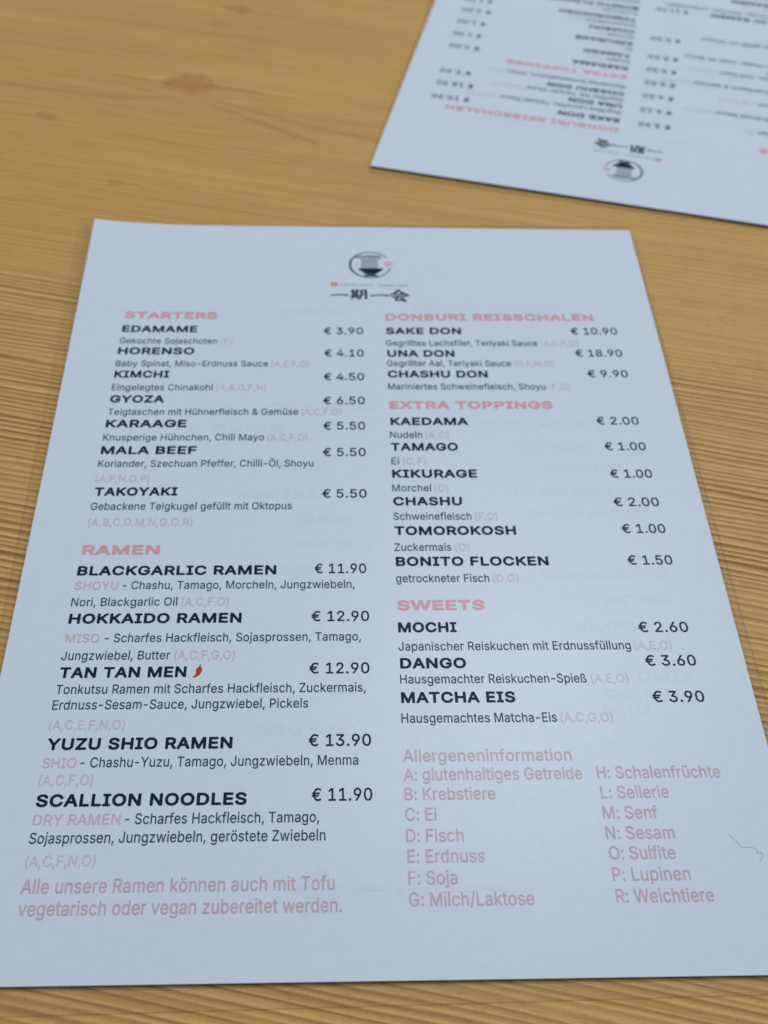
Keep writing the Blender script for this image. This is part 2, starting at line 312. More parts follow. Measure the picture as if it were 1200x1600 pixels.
REGULAR = {
    '&': (895, '297 -3 396 -13 492 -2 576 26 648 71 720 1 864 0 880 9 747 177 807 309 820 393 817 453 684 449 672 357 648 294 463 513 466 525 560 597 615 657 646 717 657 789 644 861 600 932 540 977 456 1005 360 1007 288 989 216 946 168 885 144 801 150 717 173 657 249 549 248 537 120 425 83 369 65 309 70 201 117 105 192 39;360 116 300 132 252 165 220 213 212 261 219 309 240 347 300 405 348 432 559 177 468 128;372 627 333 669 298 729 290 777 296 813 317 849 348 871 396 882 444 877 480 857 503 825 510 789 504 753 468 700'),
    '(': (553, '341 -174 360 -184 468 -184 484 -174 360 138 331 258 318 390 325 522 349 666 406 858 483 1038 483 1050 468 1058 348 1056 322 1014 271 906 230 786 197 654 176 522 172 342 195 186 252 6'),
    ')': (553, '68 -174 90 -184 198 -184 211 -174 269 -66 323 66 357 186 376 294 380 486 349 690 277 918 224 1026 198 1058 78 1058 69 1050 147 858 191 714 223 558 234 402 225 282 196 150 152 18'),
    ',': (385, '69 -219 91 -229 175 -229 186 -219 288 141 283 160 139 162 129 153'),
    '-': (779, '149 370 171 360 603 360 613 370 613 478 603 494 159 494 149 478'),
    '.': (385, '150 2 186 -8 234 -1 270 23 289 50 298 86 294 122 273 158 246 179 210 191 162 187 126 166 102 135 92 98 97 62 118 26'),
    '/': (506, '23 -136 45 -146 141 -146 160 -136 482 1028 477 1043 357 1046 345 1033'),
    '0': (906, '367 -3 447 -13 531 -5 603 19 661 57 711 107 754 177 787 261 808 357 817 489 812 609 793 717 764 801 723 875 658 945 591 986 507 1009 423 1012 351 999 291 973 235 933 183 873 147 810 121 741 99 645 89 537 94 393 113 285 141 201 180 129 231 69 300 21;399 129 324 177 269 273 239 417 239 585 265 717 315 813 387 868 471 879 519 868 567 839 628 753 665 609 667 417 638 273 583 177 543 144 507 128 459 121'),
    '1': (906, '146 10 167 0 767 0 789 10 789 118 780 130 575 131 563 142 563 982 551 1000 395 1000 167 838 165 694 179 685 395 838 407 846 412 838 412 142 407 131 395 131 155 130 145 118'),
    '2': (906, '121 10 142 0 766 0 785 10 786 118 778 133 358 135 339 142 650 466 718 557 755 634 769 742 747 838 694 916 610 978 490 1011 406 1011 346 999 238 946 190 900 157 850 129 766 124 706 130 695 262 694 283 778 312 826 360 862 430 879 514 870 574 838 611 790 624 718 608 646 563 574 129 118 121 106'),
    '3': (906, '337 -3 487 -11 607 19 667 52 715 93 776 189 792 261 790 333 770 405 734 465 679 519 619 553 478 585 749 885 753 981 752 993 739 1000 151 1000 133 993 132 885 139 867 546 861 309 597 303 489 319 474 499 464 547 446 595 412 630 357 642 297 634 237 608 189 571 156 523 134 463 122 391 125 331 141 283 171 250 213 232 273 223 278 91 278 81 261 105 165 155 93 235 33'),
    '4': (906, '549 10 563 0 683 0 694 10 695 199 815 202 833 214 828 334 707 337 694 346 694 622 683 634 563 634 551 626 548 346 539 337 263 337 246 346 630 982 629 994 611 1000 483 994 73 310 73 214 83 202 539 202 548 190'),
    '5': (906, '351 -3 434 -13 518 -6 602 21 662 58 721 117 763 189 784 261 789 345 775 429 745 501 691 573 626 622 542 655 458 665 374 654 290 618 316 861 734 868 741 885 734 998 206 1000 185 993 130 489 254 471 374 524 434 530 494 523 545 501 588 465 619 417 635 369 636 285 610 213 554 154 482 125 398 126 331 153 283 201 254 274 118 273 113 249 125 189 172 105 254 35'),
    '6': (906, '365 -3 430 -12 502 -10 562 3 622 28 670 61 718 110 752 165 774 225 785 309 775 405 746 477 702 537 646 582 574 614 490 627 401 621 652 981 646 999 502 1000 492 993 217 597 164 501 133 417 120 345 123 273 161 153 202 94 250 50 298 21;394 127 328 165 285 225 267 297 276 381 310 444 370 491 442 508 514 499 574 465 619 405 638 333 629 249 598 188 538 138 466 119'),
    '7': (906, '186 10 199 0 331 0 345 10 785 862 786 994 775 1000 120 994 117 886 127 866 623 862'),
    '8': (906, '351 -3 503 -11 575 2 647 28 707 66 755 114 786 165 805 225 804 321 774 405 719 474 640 525 707 573 755 651 771 741 755 832 718 897 659 952 599 985 515 1009 383 1007 323 992 263 964 215 928 177 885 151 837 135 777 137 693 163 621 210 561 265 525 179 468 124 393 98 297 106 201 139 129 194 69 263 26;383 127 311 157 262 213 249 297 275 369 335 422 419 448 515 443 587 411 629 369 654 309 654 249 627 189 587 153 527 128 455 120;407 585 346 609 299 660 282 729 298 801 335 845 395 874 467 880 539 864 587 830 612 789 622 729 609 669 575 623 527 593 467 581'),
    '9': (906, '252 10 274 0 406 1 416 10 682 393 766 562 781 622 785 694 775 766 754 828 719 886 675 934 622 971 562 997 430 1012 358 1001 298 979 244 946 194 898 160 850 135 790 120 706 125 622 151 538 190 478 242 430 310 394 394 375 490 379 501 370;394 501 328 538 285 598 268 670 277 754 310 815 370 863 442 881 514 872 573 838 619 778 637 706 630 622 598 559 538 511 466 492'),
    ':': (385, '150 2 186 -8 234 -1 270 23 289 50 298 86 294 122 273 158 246 179 210 191 162 187 126 166 102 135 92 98 97 62 118 26/148 530 186 519 222 522 258 539 283 566 297 602 294 646 281 674 246 706 210 718 162 714 126 693 102 662 92 626 96 590 117 554'),
    ';': (385, '69 -219 91 -229 175 -229 186 -219 288 141 283 160 139 162 129 153/174 525 211 518 247 524 283 546 303 573 314 609 311 645 292 681 259 708 223 718 175 713 139 690 116 657 108 621 115 584 137 549'),
    'A': (959, '28 10 37 0 181 2 278 262 289 272 673 271 772 10 793 0 913 0 930 10 567 982 553 1000 393 994;337 408 334 418 469 815 481 828 622 418 613 407'),
    'B': (912, '113 10 135 0 519 0 603 9 723 53 771 90 803 130 826 178 840 238 840 310 827 370 771 460 672 526 735 564 780 622 800 682 801 766 786 826 759 879 723 921 675 956 603 985 531 998 116 994;267 140 267 441 555 436 627 404 677 346 692 298 688 238 663 191 627 162 519 136;267 573 267 863 543 859 603 833 639 792 654 742 649 682 624 634 580 598 495 573'),
    'C': (1018, '432 -3 528 -13 612 -7 696 15 768 49 840 104 888 162 924 227 948 309 948 326 936 333 804 331 768 248 708 182 636 144 540 127 456 137 372 173 312 225 265 297 240 365 227 441 225 537 237 621 260 693 295 753 337 801 388 837 492 870 564 871 624 860 684 834 741 789 774 741 804 669 936 667 948 675 916 789 840 896 744 965 624 1005 528 1013 432 1003 348 977 276 937 204 874 157 813 119 741 89 645 75 537 79 417 97 321 135 225 190 141 252 81 348 23'),
    'D': (1003, '113 10 135 0 435 0 579 14 675 46 735 80 796 130 843 187 884 262 915 363 928 502 920 610 897 706 859 790 806 862 735 923 627 975 519 997 116 994;267 140 266 862 495 862 615 829 663 799 711 749 743 694 767 622 778 538 776 442 764 370 738 298 708 250 663 204 567 154 459 136'),
    'E': (838, '113 10 135 0 747 0 758 10 758 118 747 135 279 135 266 142 267 433 699 438 715 442 719 454 719 562 711 572 267 573 266 862 747 867 753 886 747 998 116 994'),
    'F': (822, '113 10 135 0 255 0 265 10 267 420 687 424 700 430 701 550 687 559 267 561 266 862 735 865 746 886 746 982 735 1000 116 994'),
    'G': (1038, '433 -3 528 -13 624 -6 708 17 780 52 840 99 895 165 928 225 953 309 960 405 960 501 953 513 564 516 551 501 551 393 564 381 804 381 804 335 784 273 755 225 708 179 648 147 588 131 516 128 456 137 396 160 348 191 303 237 265 297 239 369 227 441 225 537 237 621 260 693 294 753 337 801 387 837 445 861 504 872 624 859 684 831 732 791 769 741 804 669 948 671 948 705 923 777 849 885 744 963 624 1004 528 1013 432 1004 348 978 268 933 201 873 148 801 109 717 84 621 74 501 82 393 104 297 144 207 200 129 266 69 348 23'),
    'H': (1032, '113 10 135 0 255 0 265 10 267 443 759 444 766 430 766 10 783 0 915 5 915 996 768 994 766 586 759 579 267 584 263 994 243 1000 116 994'),
    'I': (606, '56 10 78 0 534 0 550 10 546 132 390 135 380 154 380 850 390 865 546 869 546 996 59 994 56 886 66 865 225 862 227 142 59 130'),
    'J': (795, '282 -3 406 -12 514 14 598 69 634 112 661 165 682 285 682 981 670 1000 550 1000 531 993 528 273 516 213 490 169 454 141 406 124 346 123 298 136 256 165 230 201 215 261 213 345 202 357 70 356 60 345 65 225 81 165 106 116 178 42'),
    'K': (933, '113 10 135 0 255 0 265 10 266 322 399 457 735 1 891 0 902 10 504 562 891 970 899 994 879 1000 711 994 267 518 263 994 243 1000 116 994'),
    'L': (788, '113 10 135 0 711 0 730 10 731 118 723 134 279 135 266 142 266 982 255 1000 123 1000 113 982'),
    'M': (1251, '113 10 135 0 243 0 260 10 259 706 267 738 557 10 567 1 675 0 692 10 982 730 987 759 986 10 999 0 1131 3 1135 994 1119 1000 934 994 686 370 627 196 567 370 317 994 303 1000 116 994'),
    'N': (1044, '113 10 135 0 255 0 266 10 261 754 267 771 394 562 759 5 927 4 927 997 781 994 781 262 771 241 286 994 267 1000 116 994'),
    'O': (1064, '432 -3 528 -13 624 -5 712 21 792 65 864 129 912 194 946 261 976 357 989 465 986 573 967 681 928 777 864 870 794 933 720 975 624 1005 528 1013 432 1003 348 977 276 936 204 874 156 810 119 741 89 645 75 537 79 417 97 321 135 225 191 141 264 72 348 23;504 129 444 140 384 166 336 201 288 257 254 321 236 381 225 537 234 609 255 681 286 741 325 789 372 827 432 856 552 872 612 863 672 839 728 801 770 753 804 694 825 633 838 561 839 465 810 321 780 261 742 213 696 175 636 145 576 130'),
    'P': (889, '113 10 135 0 255 0 265 10 267 350 507 357 603 372 711 427 778 502 818 610 819 742 803 802 773 862 735 908 687 946 603 983 519 998 116 994;267 491 267 863 519 862 579 844 634 802 664 742 671 658 653 586 615 535 567 506 519 494'),
    'Q': (1064, '782 -82 804 -92 924 -92 941 -82 820 86 879 146 919 206 958 290 977 362 989 458 987 566 974 650 948 734 911 806 857 878 792 935 708 980 624 1005 528 1013 432 1003 348 977 264 928 198 866 133 770 99 686 78 578 75 458 90 350 120 256 160 182 204 126 264 72 324 34 408 2 504 -12 600 -9 708 15;468 134 408 153 348 190 300 240 268 290 240 362 229 422 231 590 269 710 300 760 348 810 396 841 456 863 576 870 648 851 706 818 756 771 790 722 817 662 834 590 840 494 834 410 797 290 732 203 624 331 480 326 480 309 607 146 600 134 564 129'),
    'R': (898, '113 10 135 0 255 0 265 10 266 370 279 378 483 378 689 10 711 0 843 0 861 10 646 406 723 452 771 502 808 574 824 658 820 754 795 832 751 898 687 950 603 985 519 998 116 994;267 517 267 863 531 860 591 841 639 802 667 742 672 658 654 598 615 552 567 528 507 516'),
    'S': (893, '338 -7 416 -16 512 -14 584 -1 656 25 716 62 764 108 798 161 818 221 823 293 814 353 785 413 740 463 620 532 332 621 272 664 251 701 250 761 284 821 356 864 440 878 524 870 596 838 637 797 668 724 801 725 809 737 796 809 740 903 656 967 548 1005 404 1011 332 998 260 972 200 935 157 893 124 845 103 785 97 725 107 653 137 593 183 545 308 477 592 389 644 354 668 317 670 245 632 182 560 139 464 120 368 129 296 159 248 206 224 281 212 287 72 281 75 233 93 173 149 89 236 27'),
    'T': (897, '374 10 391 0 511 0 525 10 529 862 835 868 835 997 60 994 57 886 67 865 371 862'),
    'U': (1032, '412 -6 567 -13 699 18 807 85 855 138 884 186 907 246 919 318 915 996 783 1000 767 990 767 354 747 256 711 200 663 161 591 132 519 125 447 132 375 158 324 198 284 258 265 354 265 990 243 1000 123 1000 114 990 113 342 126 246 161 162 231 80 315 26'),
    'V': (959, '396 10 409 0 553 0 567 10 930 982 925 998 773 994 481 162 184 994 169 1000 30 994'),
    'W': (1365, '300 10 313 0 457 0 473 10 685 763 891 10 901 0 1057 3 1336 982 1333 996 1183 994 973 209 764 994 601 996 385 207 181 993 169 1000 30 994'),
    'X': (948, '31 10 52 0 196 4 472 400 748 5 904 0 917 10 566 514 892 975 892 997 731 994 472 625 220 997 55 994 62 970 384 514'),
    'Y': (943, '395 10 409 0 529 0 547 10 548 406 913 980 913 994 746 994 469 554 198 994 181 1000 30 994 35 970 395 406'),
    'Z': (877, '77 10 96 0 792 0 804 7 806 118 792 135 288 134 268 142 796 886 801 982 792 999 77 994 74 886 84 865 612 862 84 116'),
    'a': (781, '238 -6 329 -16 413 -5 485 29 533 73 545 2 680 6 682 498 675 570 660 618 629 668 593 703 533 736 401 762 329 758 257 741 197 715 145 678 112 642 79 582 75 570 89 557 209 525 250 582 293 612 347 630 413 633 461 623 493 606 516 582 532 546 536 498 521 473 209 417 128 378 76 318 55 222 61 162 78 114 111 66 149 33;329 113 257 130 217 162 202 222 220 270 257 296 305 313 533 351 533 246 497 174 424 126'),
    'b': (850, '378 -6 480 -15 564 1 644 42 708 105 754 186 781 282 787 402 771 510 738 594 687 666 624 718 552 749 456 762 372 751 301 714 252 663 244 678 244 990 228 1000 108 1000 98 978 101 6 228 0 239 6 242 78 252 85 306 30;384 123 316 162 268 234 245 330 248 450 276 534 325 594 396 627 480 628 556 594 611 522 638 414 632 294 600 207 540 143 468 117'),
    'c': (793, '326 -6 456 -14 576 19 672 92 706 138 732 198 734 210 720 223 600 249 568 186 528 147 468 121 396 116 344 126 300 150 264 186 237 234 211 342 218 450 252 541 312 604 396 631 492 619 552 579 600 502 727 534 731 546 712 594 660 668 588 721 504 752 432 762 360 758 288 741 228 711 171 666 131 618 98 558 74 486 63 402 65 318 77 246 104 174 144 111 192 61 252 21'),
    'd': (850, '309 -6 396 -16 480 -4 545 30 600 87 608 78 612 6 732 0 749 6 752 978 744 999 624 1000 606 990 600 662 549 714 481 750 408 762 324 756 252 732 188 690 134 630 95 558 71 474 62 378 69 282 91 198 127 126 180 64 240 21;348 125 276 172 231 246 211 354 219 462 252 546 300 599 372 628 456 627 504 609 539 582 585 510 607 402 598 282 564 198 504 139 432 117'),
    'e': (810, '330 -6 468 -14 588 18 636 46 686 90 719 138 738 186 731 198 612 228 598 222 564 166 528 138 468 118 396 116 346 126 298 150 260 186 231 234 214 294 216 324 748 330 742 486 696 611 660 659 611 702 552 735 492 753 360 759 288 742 228 712 170 666 131 618 93 546 72 474 62 390 66 306 80 234 110 162 150 102 200 54 259 18;216 449 228 511 276 581 336 619 408 632 480 621 540 584 581 522 600 450'),
    'f': (514, '154 10 174 0 282 0 299 10 300 622 462 628 469 646 469 742 462 751 306 752 301 838 313 874 342 899 390 907 462 899 497 1006 486 1024 426 1038 354 1040 294 1028 246 1006 198 966 164 910 154 862 152 754 18 752 8 742 8 646 18 627 153 622'),
    'g': (851, '310 -278 456 -287 576 -262 671 -206 731 -122 746 -74 753 -2 753 730 744 751 624 752 610 742 610 682 600 664 546 718 480 751 396 762 300 749 240 725 180 682 132 627 96 562 65 442 68 298 106 178 168 94 216 57 276 28 396 9 504 29 553 58 600 107 607 94 606 -14 597 -62 566 -110 516 -142 432 -160 336 -151 276 -121 204 -52 99 -110 94 -122 108 -147 168 -213 228 -251;384 141 306 166 247 226 216 313 213 430 240 526 288 589 360 626 444 629 516 602 574 538 603 454 606 334 585 250 540 184 468 146'),
    'h': (822, '99 10 120 0 228 0 244 10 244 454 253 514 277 562 312 598 360 621 420 630 468 625 516 603 552 564 569 526 576 478 577 10 600 0 708 0 722 10 722 502 711 574 689 634 655 682 612 719 552 748 492 760 420 760 360 747 300 717 252 673 244 694 244 982 242 994 228 1000 108 1000 98 982'),
    'i': (343, '99 10 122 0 230 0 244 10 244 730 242 745 230 752 110 752 99 742/152 850 218 858 252 886 265 910 269 946 257 982 206 1023 170 1029 134 1021 98 996 82 970 76 934 86 898 110 869'),
    'j': (343, '-24 -263 -15 -273 57 -271 141 -246 201 -194 236 -119 244 -35 244 733 237 750 117 752 100 745 96 -71 84 -107 57 -131 -19 -143/140 853 177 848 213 856 260 901 268 937 262 973 213 1020 177 1029 141 1024 105 1004 82 973 75 937 84 901 105 873'),
    'k': (764, '99 10 120 0 228 0 244 10 245 274 312 331 576 5 732 0 752 10 423 430 728 742 708 752 564 752 252 444 244 466 244 982 242 994 228 1000 108 1000 98 982'),
    'l': (343, '95 10 117 0 237 0 247 10 248 1030 237 1048 105 1048 95 1030'),
    'm': (1214, '99 10 120 0 228 0 244 10 249 514 268 562 300 599 348 625 396 633 444 627 482 610 516 575 531 538 534 10 552 0 672 2 680 22 684 526 705 574 732 602 780 626 828 633 876 627 924 605 953 574 966 538 970 10 984 0 1104 0 1115 22 1115 526 1103 598 1076 658 1008 726 960 750 900 763 816 761 744 740 684 701 636 645 564 727 480 762 408 763 348 748 295 718 252 676 243 682 241 742 228 752 108 752 98 730'),
    'n': (821, '99 10 120 0 228 0 244 10 244 454 253 514 277 562 312 598 360 621 420 630 468 625 516 603 552 564 569 526 576 478 577 10 588 0 720 6 718 538 688 634 624 711 528 754 420 760 324 732 252 673 241 682 240 742 228 752 108 752 99 742'),
    'o': (832, '326 -6 396 -15 468 -12 540 4 600 32 659 78 700 126 754 246 769 342 767 426 751 510 728 570 684 641 636 689 577 726 516 750 444 761 372 760 300 745 240 718 184 678 140 630 104 570 77 498 63 402 65 318 77 246 104 174 144 111 192 61 252 21;348 125 276 173 232 246 210 354 220 462 255 546 312 604 384 629 468 626 540 589 596 510 621 402 612 283 577 198 516 139 432 115'),
    'p': (850, '99 -263 120 -273 228 -273 244 -263 244 73 251 85 300 35 360 0 420 -14 504 -13 576 5 636 37 696 90 740 157 769 229 785 313 787 409 776 493 753 565 720 625 672 681 612 725 504 759 396 757 312 722 252 664 242 673 240 745 228 752 108 752 100 745;396 120 322 157 270 229 245 325 248 445 273 529 324 594 396 627 480 628 552 597 585 565 612 519 637 421 633 301 605 217 552 151 480 119'),
    'q': (850, '606 -263 624 -273 732 -273 751 -263 750 745 732 752 612 746 609 673 600 662 552 712 480 751 396 762 300 750 228 719 169 673 130 625 93 553 72 481 62 397 66 301 85 217 116 145 168 75 228 28 300 -3 396 -16 480 -4 552 36 600 88;372 119 300 150 244 217 215 313 214 433 240 524 288 589 360 626 444 629 517 601 577 529 604 433 603 313 576 219 528 156 456 120'),
    'r': (525, '99 10 120 0 228 0 244 10 251 514 286 574 336 608 396 623 496 622 499 742 492 759 408 762 360 754 300 727 252 684 240 694 240 742 228 752 108 752 99 742'),
    's': (733, '269 -6 399 -15 519 11 567 36 615 75 645 114 665 162 672 210 665 270 644 318 603 365 507 414 291 471 255 494 237 522 236 558 255 594 303 624 351 635 411 634 459 620 495 589 531 532 653 558 657 570 645 606 599 678 543 723 483 748 351 761 239 738 147 680 116 642 95 594 87 534 96 474 120 426 154 390 243 342 468 282 503 258 518 234 517 186 495 154 447 126 387 114 315 118 261 138 231 165 195 230 66 198 86 126 130 66 195 20'),
    't': (463, '259 2 366 -7 425 2 439 14 414 124 330 122 294 132 274 158 269 194 269 626 414 628 421 638 421 734 414 751 270 756 268 914 261 926 138 928 122 914 121 758 10 746 8 638 18 627 114 626 122 614 129 134 147 86 174 50 210 23'),
    'u': (822, '285 0 372 -10 456 4 522 36 576 89 588 2 708 0 720 7 720 746 588 752 578 744 577 300 568 240 546 192 512 156 468 133 408 122 360 126 312 145 274 180 252 228 244 288 243 744 228 752 108 752 100 744 98 276 109 180 132 120 176 60 228 22'),
    'v': (781, '314 10 339 0 447 0 466 10 748 730 747 747 615 752 594 742 387 185 186 742 171 752 39 752 29 742'),
    'w': (1130, '266 10 289 0 397 0 411 10 565 550 719 10 733 0 853 0 865 10 1091 742 1069 752 949 752 939 742 793 220 781 232 643 742 625 752 493 746 349 229 337 220 192 742 181 752 49 752 41 730'),
    'x': (760, '36 10 46 0 190 0 382 280 562 5 718 2 721 22 466 382 708 730 706 750 562 752 550 745 382 487 214 747 58 750 55 730 294 382'),
    'y': (781, '106 -268 195 -278 267 -266 332 -232 387 -170 422 -100 748 728 747 747 615 752 594 740 387 184 183 747 51 752 29 740 313 8 276 -88 243 -130 207 -145 135 -139 116 -148 89 -256'),
    'z': (763, '77 10 99 0 675 0 686 10 686 118 675 134 303 134 283 142 668 634 674 742 663 752 111 752 89 742 89 634 99 619 459 618 479 610 78 106'),
    'Ä': (959, '28 10 37 0 181 2 278 262 289 272 673 271 772 10 793 0 913 0 930 10 567 982 553 1000 393 994;337 408 334 418 469 815 481 828 622 418 613 407/304 1102 337 1096 373 1102 407 1126 423 1150 430 1186 423 1222 406 1246 373 1269 337 1276 301 1269 253 1222 245 1186 253 1150 277 1118/586 1102 625 1096 655 1102 685 1121 705 1150 713 1186 705 1222 661 1267 625 1276 589 1271 553 1247 535 1222 528 1186 535 1150 553 1124'),
    'Ö': (1064, '432 -3 528 -13 624 -5 712 21 792 65 864 129 912 194 946 261 976 357 989 465 986 573 967 681 928 777 864 870 794 933 720 975 624 1005 528 1013 432 1003 348 977 276 936 204 874 156 810 119 741 89 645 75 537 79 417 97 321 135 225 191 141 264 72 348 23;504 129 444 140 384 166 336 201 288 257 254 321 236 381 225 537 234 609 255 681 286 741 325 789 372 827 432 856 552 872 612 863 672 839 728 801 770 753 804 694 825 633 838 561 839 465 810 321 780 261 742 213 696 175 636 145 576 130/360 1101 396 1096 432 1104 460 1125 480 1159 483 1197 470 1233 420 1272 356 1269 324 1247 306 1221 299 1185 307 1149 324 1124/643 1101 708 1102 742 1125 759 1149 766 1185 759 1221 744 1245 708 1270 672 1276 636 1268 588 1221 581 1185 589 1149 612 1119'),
    'Ü': (1032, '412 -6 567 -13 699 18 807 85 855 138 884 186 907 246 919 318 915 996 783 1000 767 990 767 354 747 256 711 200 663 161 591 132 519 125 447 132 375 158 324 198 284 258 265 354 265 990 243 1000 123 1000 114 990 113 342 126 246 161 162 231 80 315 26/353 1098 387 1096 423 1108 464 1158 467 1194 456 1230 435 1255 399 1273 363 1275 327 1262 303 1242 285 1206 284 1170 299 1134/636 1098 699 1105 724 1122 746 1158 750 1194 738 1230 687 1272 651 1276 615 1266 586 1242 568 1206 567 1170 579 1139 603 1113'),
    'ß': (883, '437 -3 591 -10 663 5 722 33 764 69 796 117 810 165 813 225 800 285 764 345 615 470 585 513 586 561 647 657 669 717 669 813 645 885 595 945 531 985 447 1009 363 1012 279 992 207 948 159 893 125 813 113 705 113 21 123 0 243 0 260 9 265 765 286 825 315 857 363 876 411 878 459 867 495 845 518 813 528 777 521 705 451 609 436 573 433 513 445 465 497 393 644 273 667 213 659 177 640 153 567 124 471 127 371 165 318 57 320 45 363 20'),
    'ä': (781, '238 -6 329 -16 413 -5 485 29 533 73 545 2 680 6 682 498 675 570 660 618 629 668 593 703 533 736 401 762 329 758 257 741 197 715 145 678 112 642 79 582 75 570 89 557 209 525 250 582 293 612 347 630 413 633 461 623 493 606 516 582 532 546 536 498 521 473 209 417 128 378 76 318 55 222 61 162 78 114 111 66 149 33;329 113 257 130 217 162 202 222 220 270 257 296 305 313 533 351 533 246 497 174 424 126/196 858 233 848 269 853 319 894 331 930 327 966 305 1001 281 1018 245 1028 209 1023 173 1002 155 978 146 942 152 906/479 858 545 851 581 869 602 894 613 930 609 966 569 1015 533 1027 497 1025 461 1006 438 978 429 942 434 906'),
    'ö': (832, '326 -6 396 -15 468 -12 540 4 600 32 659 78 700 126 754 246 769 342 767 426 751 510 728 570 684 641 636 689 577 726 516 750 444 761 372 760 300 745 240 718 184 678 140 630 104 570 77 498 63 402 65 318 77 246 104 174 144 111 192 61 252 21;348 125 276 173 232 246 210 354 220 462 255 546 312 604 384 629 468 626 540 589 596 510 621 402 612 283 577 198 516 139 432 115/231 858 264 848 300 851 335 870 355 894 366 930 362 966 324 1014 288 1027 252 1026 216 1008 192 980 182 942 187 906/513 858 552 848 588 853 638 894 649 930 645 966 624 1000 600 1018 564 1028 528 1024 492 1003 474 978 464 942 470 906'),
    'ü': (822, '285 0 372 -10 456 4 522 36 576 89 588 2 708 0 720 7 720 746 588 752 578 744 577 300 568 240 546 192 512 156 468 133 408 122 360 126 312 145 274 180 252 228 244 288 243 744 228 752 108 752 100 744 98 276 109 180 132 120 176 60 228 22/241 852 276 848 312 858 337 876 358 912 361 948 349 984 300 1023 264 1028 228 1019 183 972 177 936 185 900 204 874/524 852 564 849 600 861 641 912 638 972 623 996 588 1021 552 1028 516 1021 481 996 466 972 459 936 468 900 492 869'),
    '€': (927, '480 -3 577 -13 685 1 781 38 849 93 793 207 781 208 692 153 625 132 541 129 469 149 421 178 375 225 321 333 337 343 589 343 608 357 651 453 638 465 301 467 299 525 313 535 685 537 733 633 736 645 721 656 322 657 341 717 387 789 444 837 505 864 577 873 637 866 709 838 781 788 800 789 852 897 848 909 757 972 649 1007 565 1013 481 1003 397 975 329 933 277 885 231 825 160 657 73 655 27 549 37 535 133 535 149 525 145 466 73 465 62 453 27 357 35 345 157 343 216 201 286 105 373 38'),
    ' ': (385, ''),
}
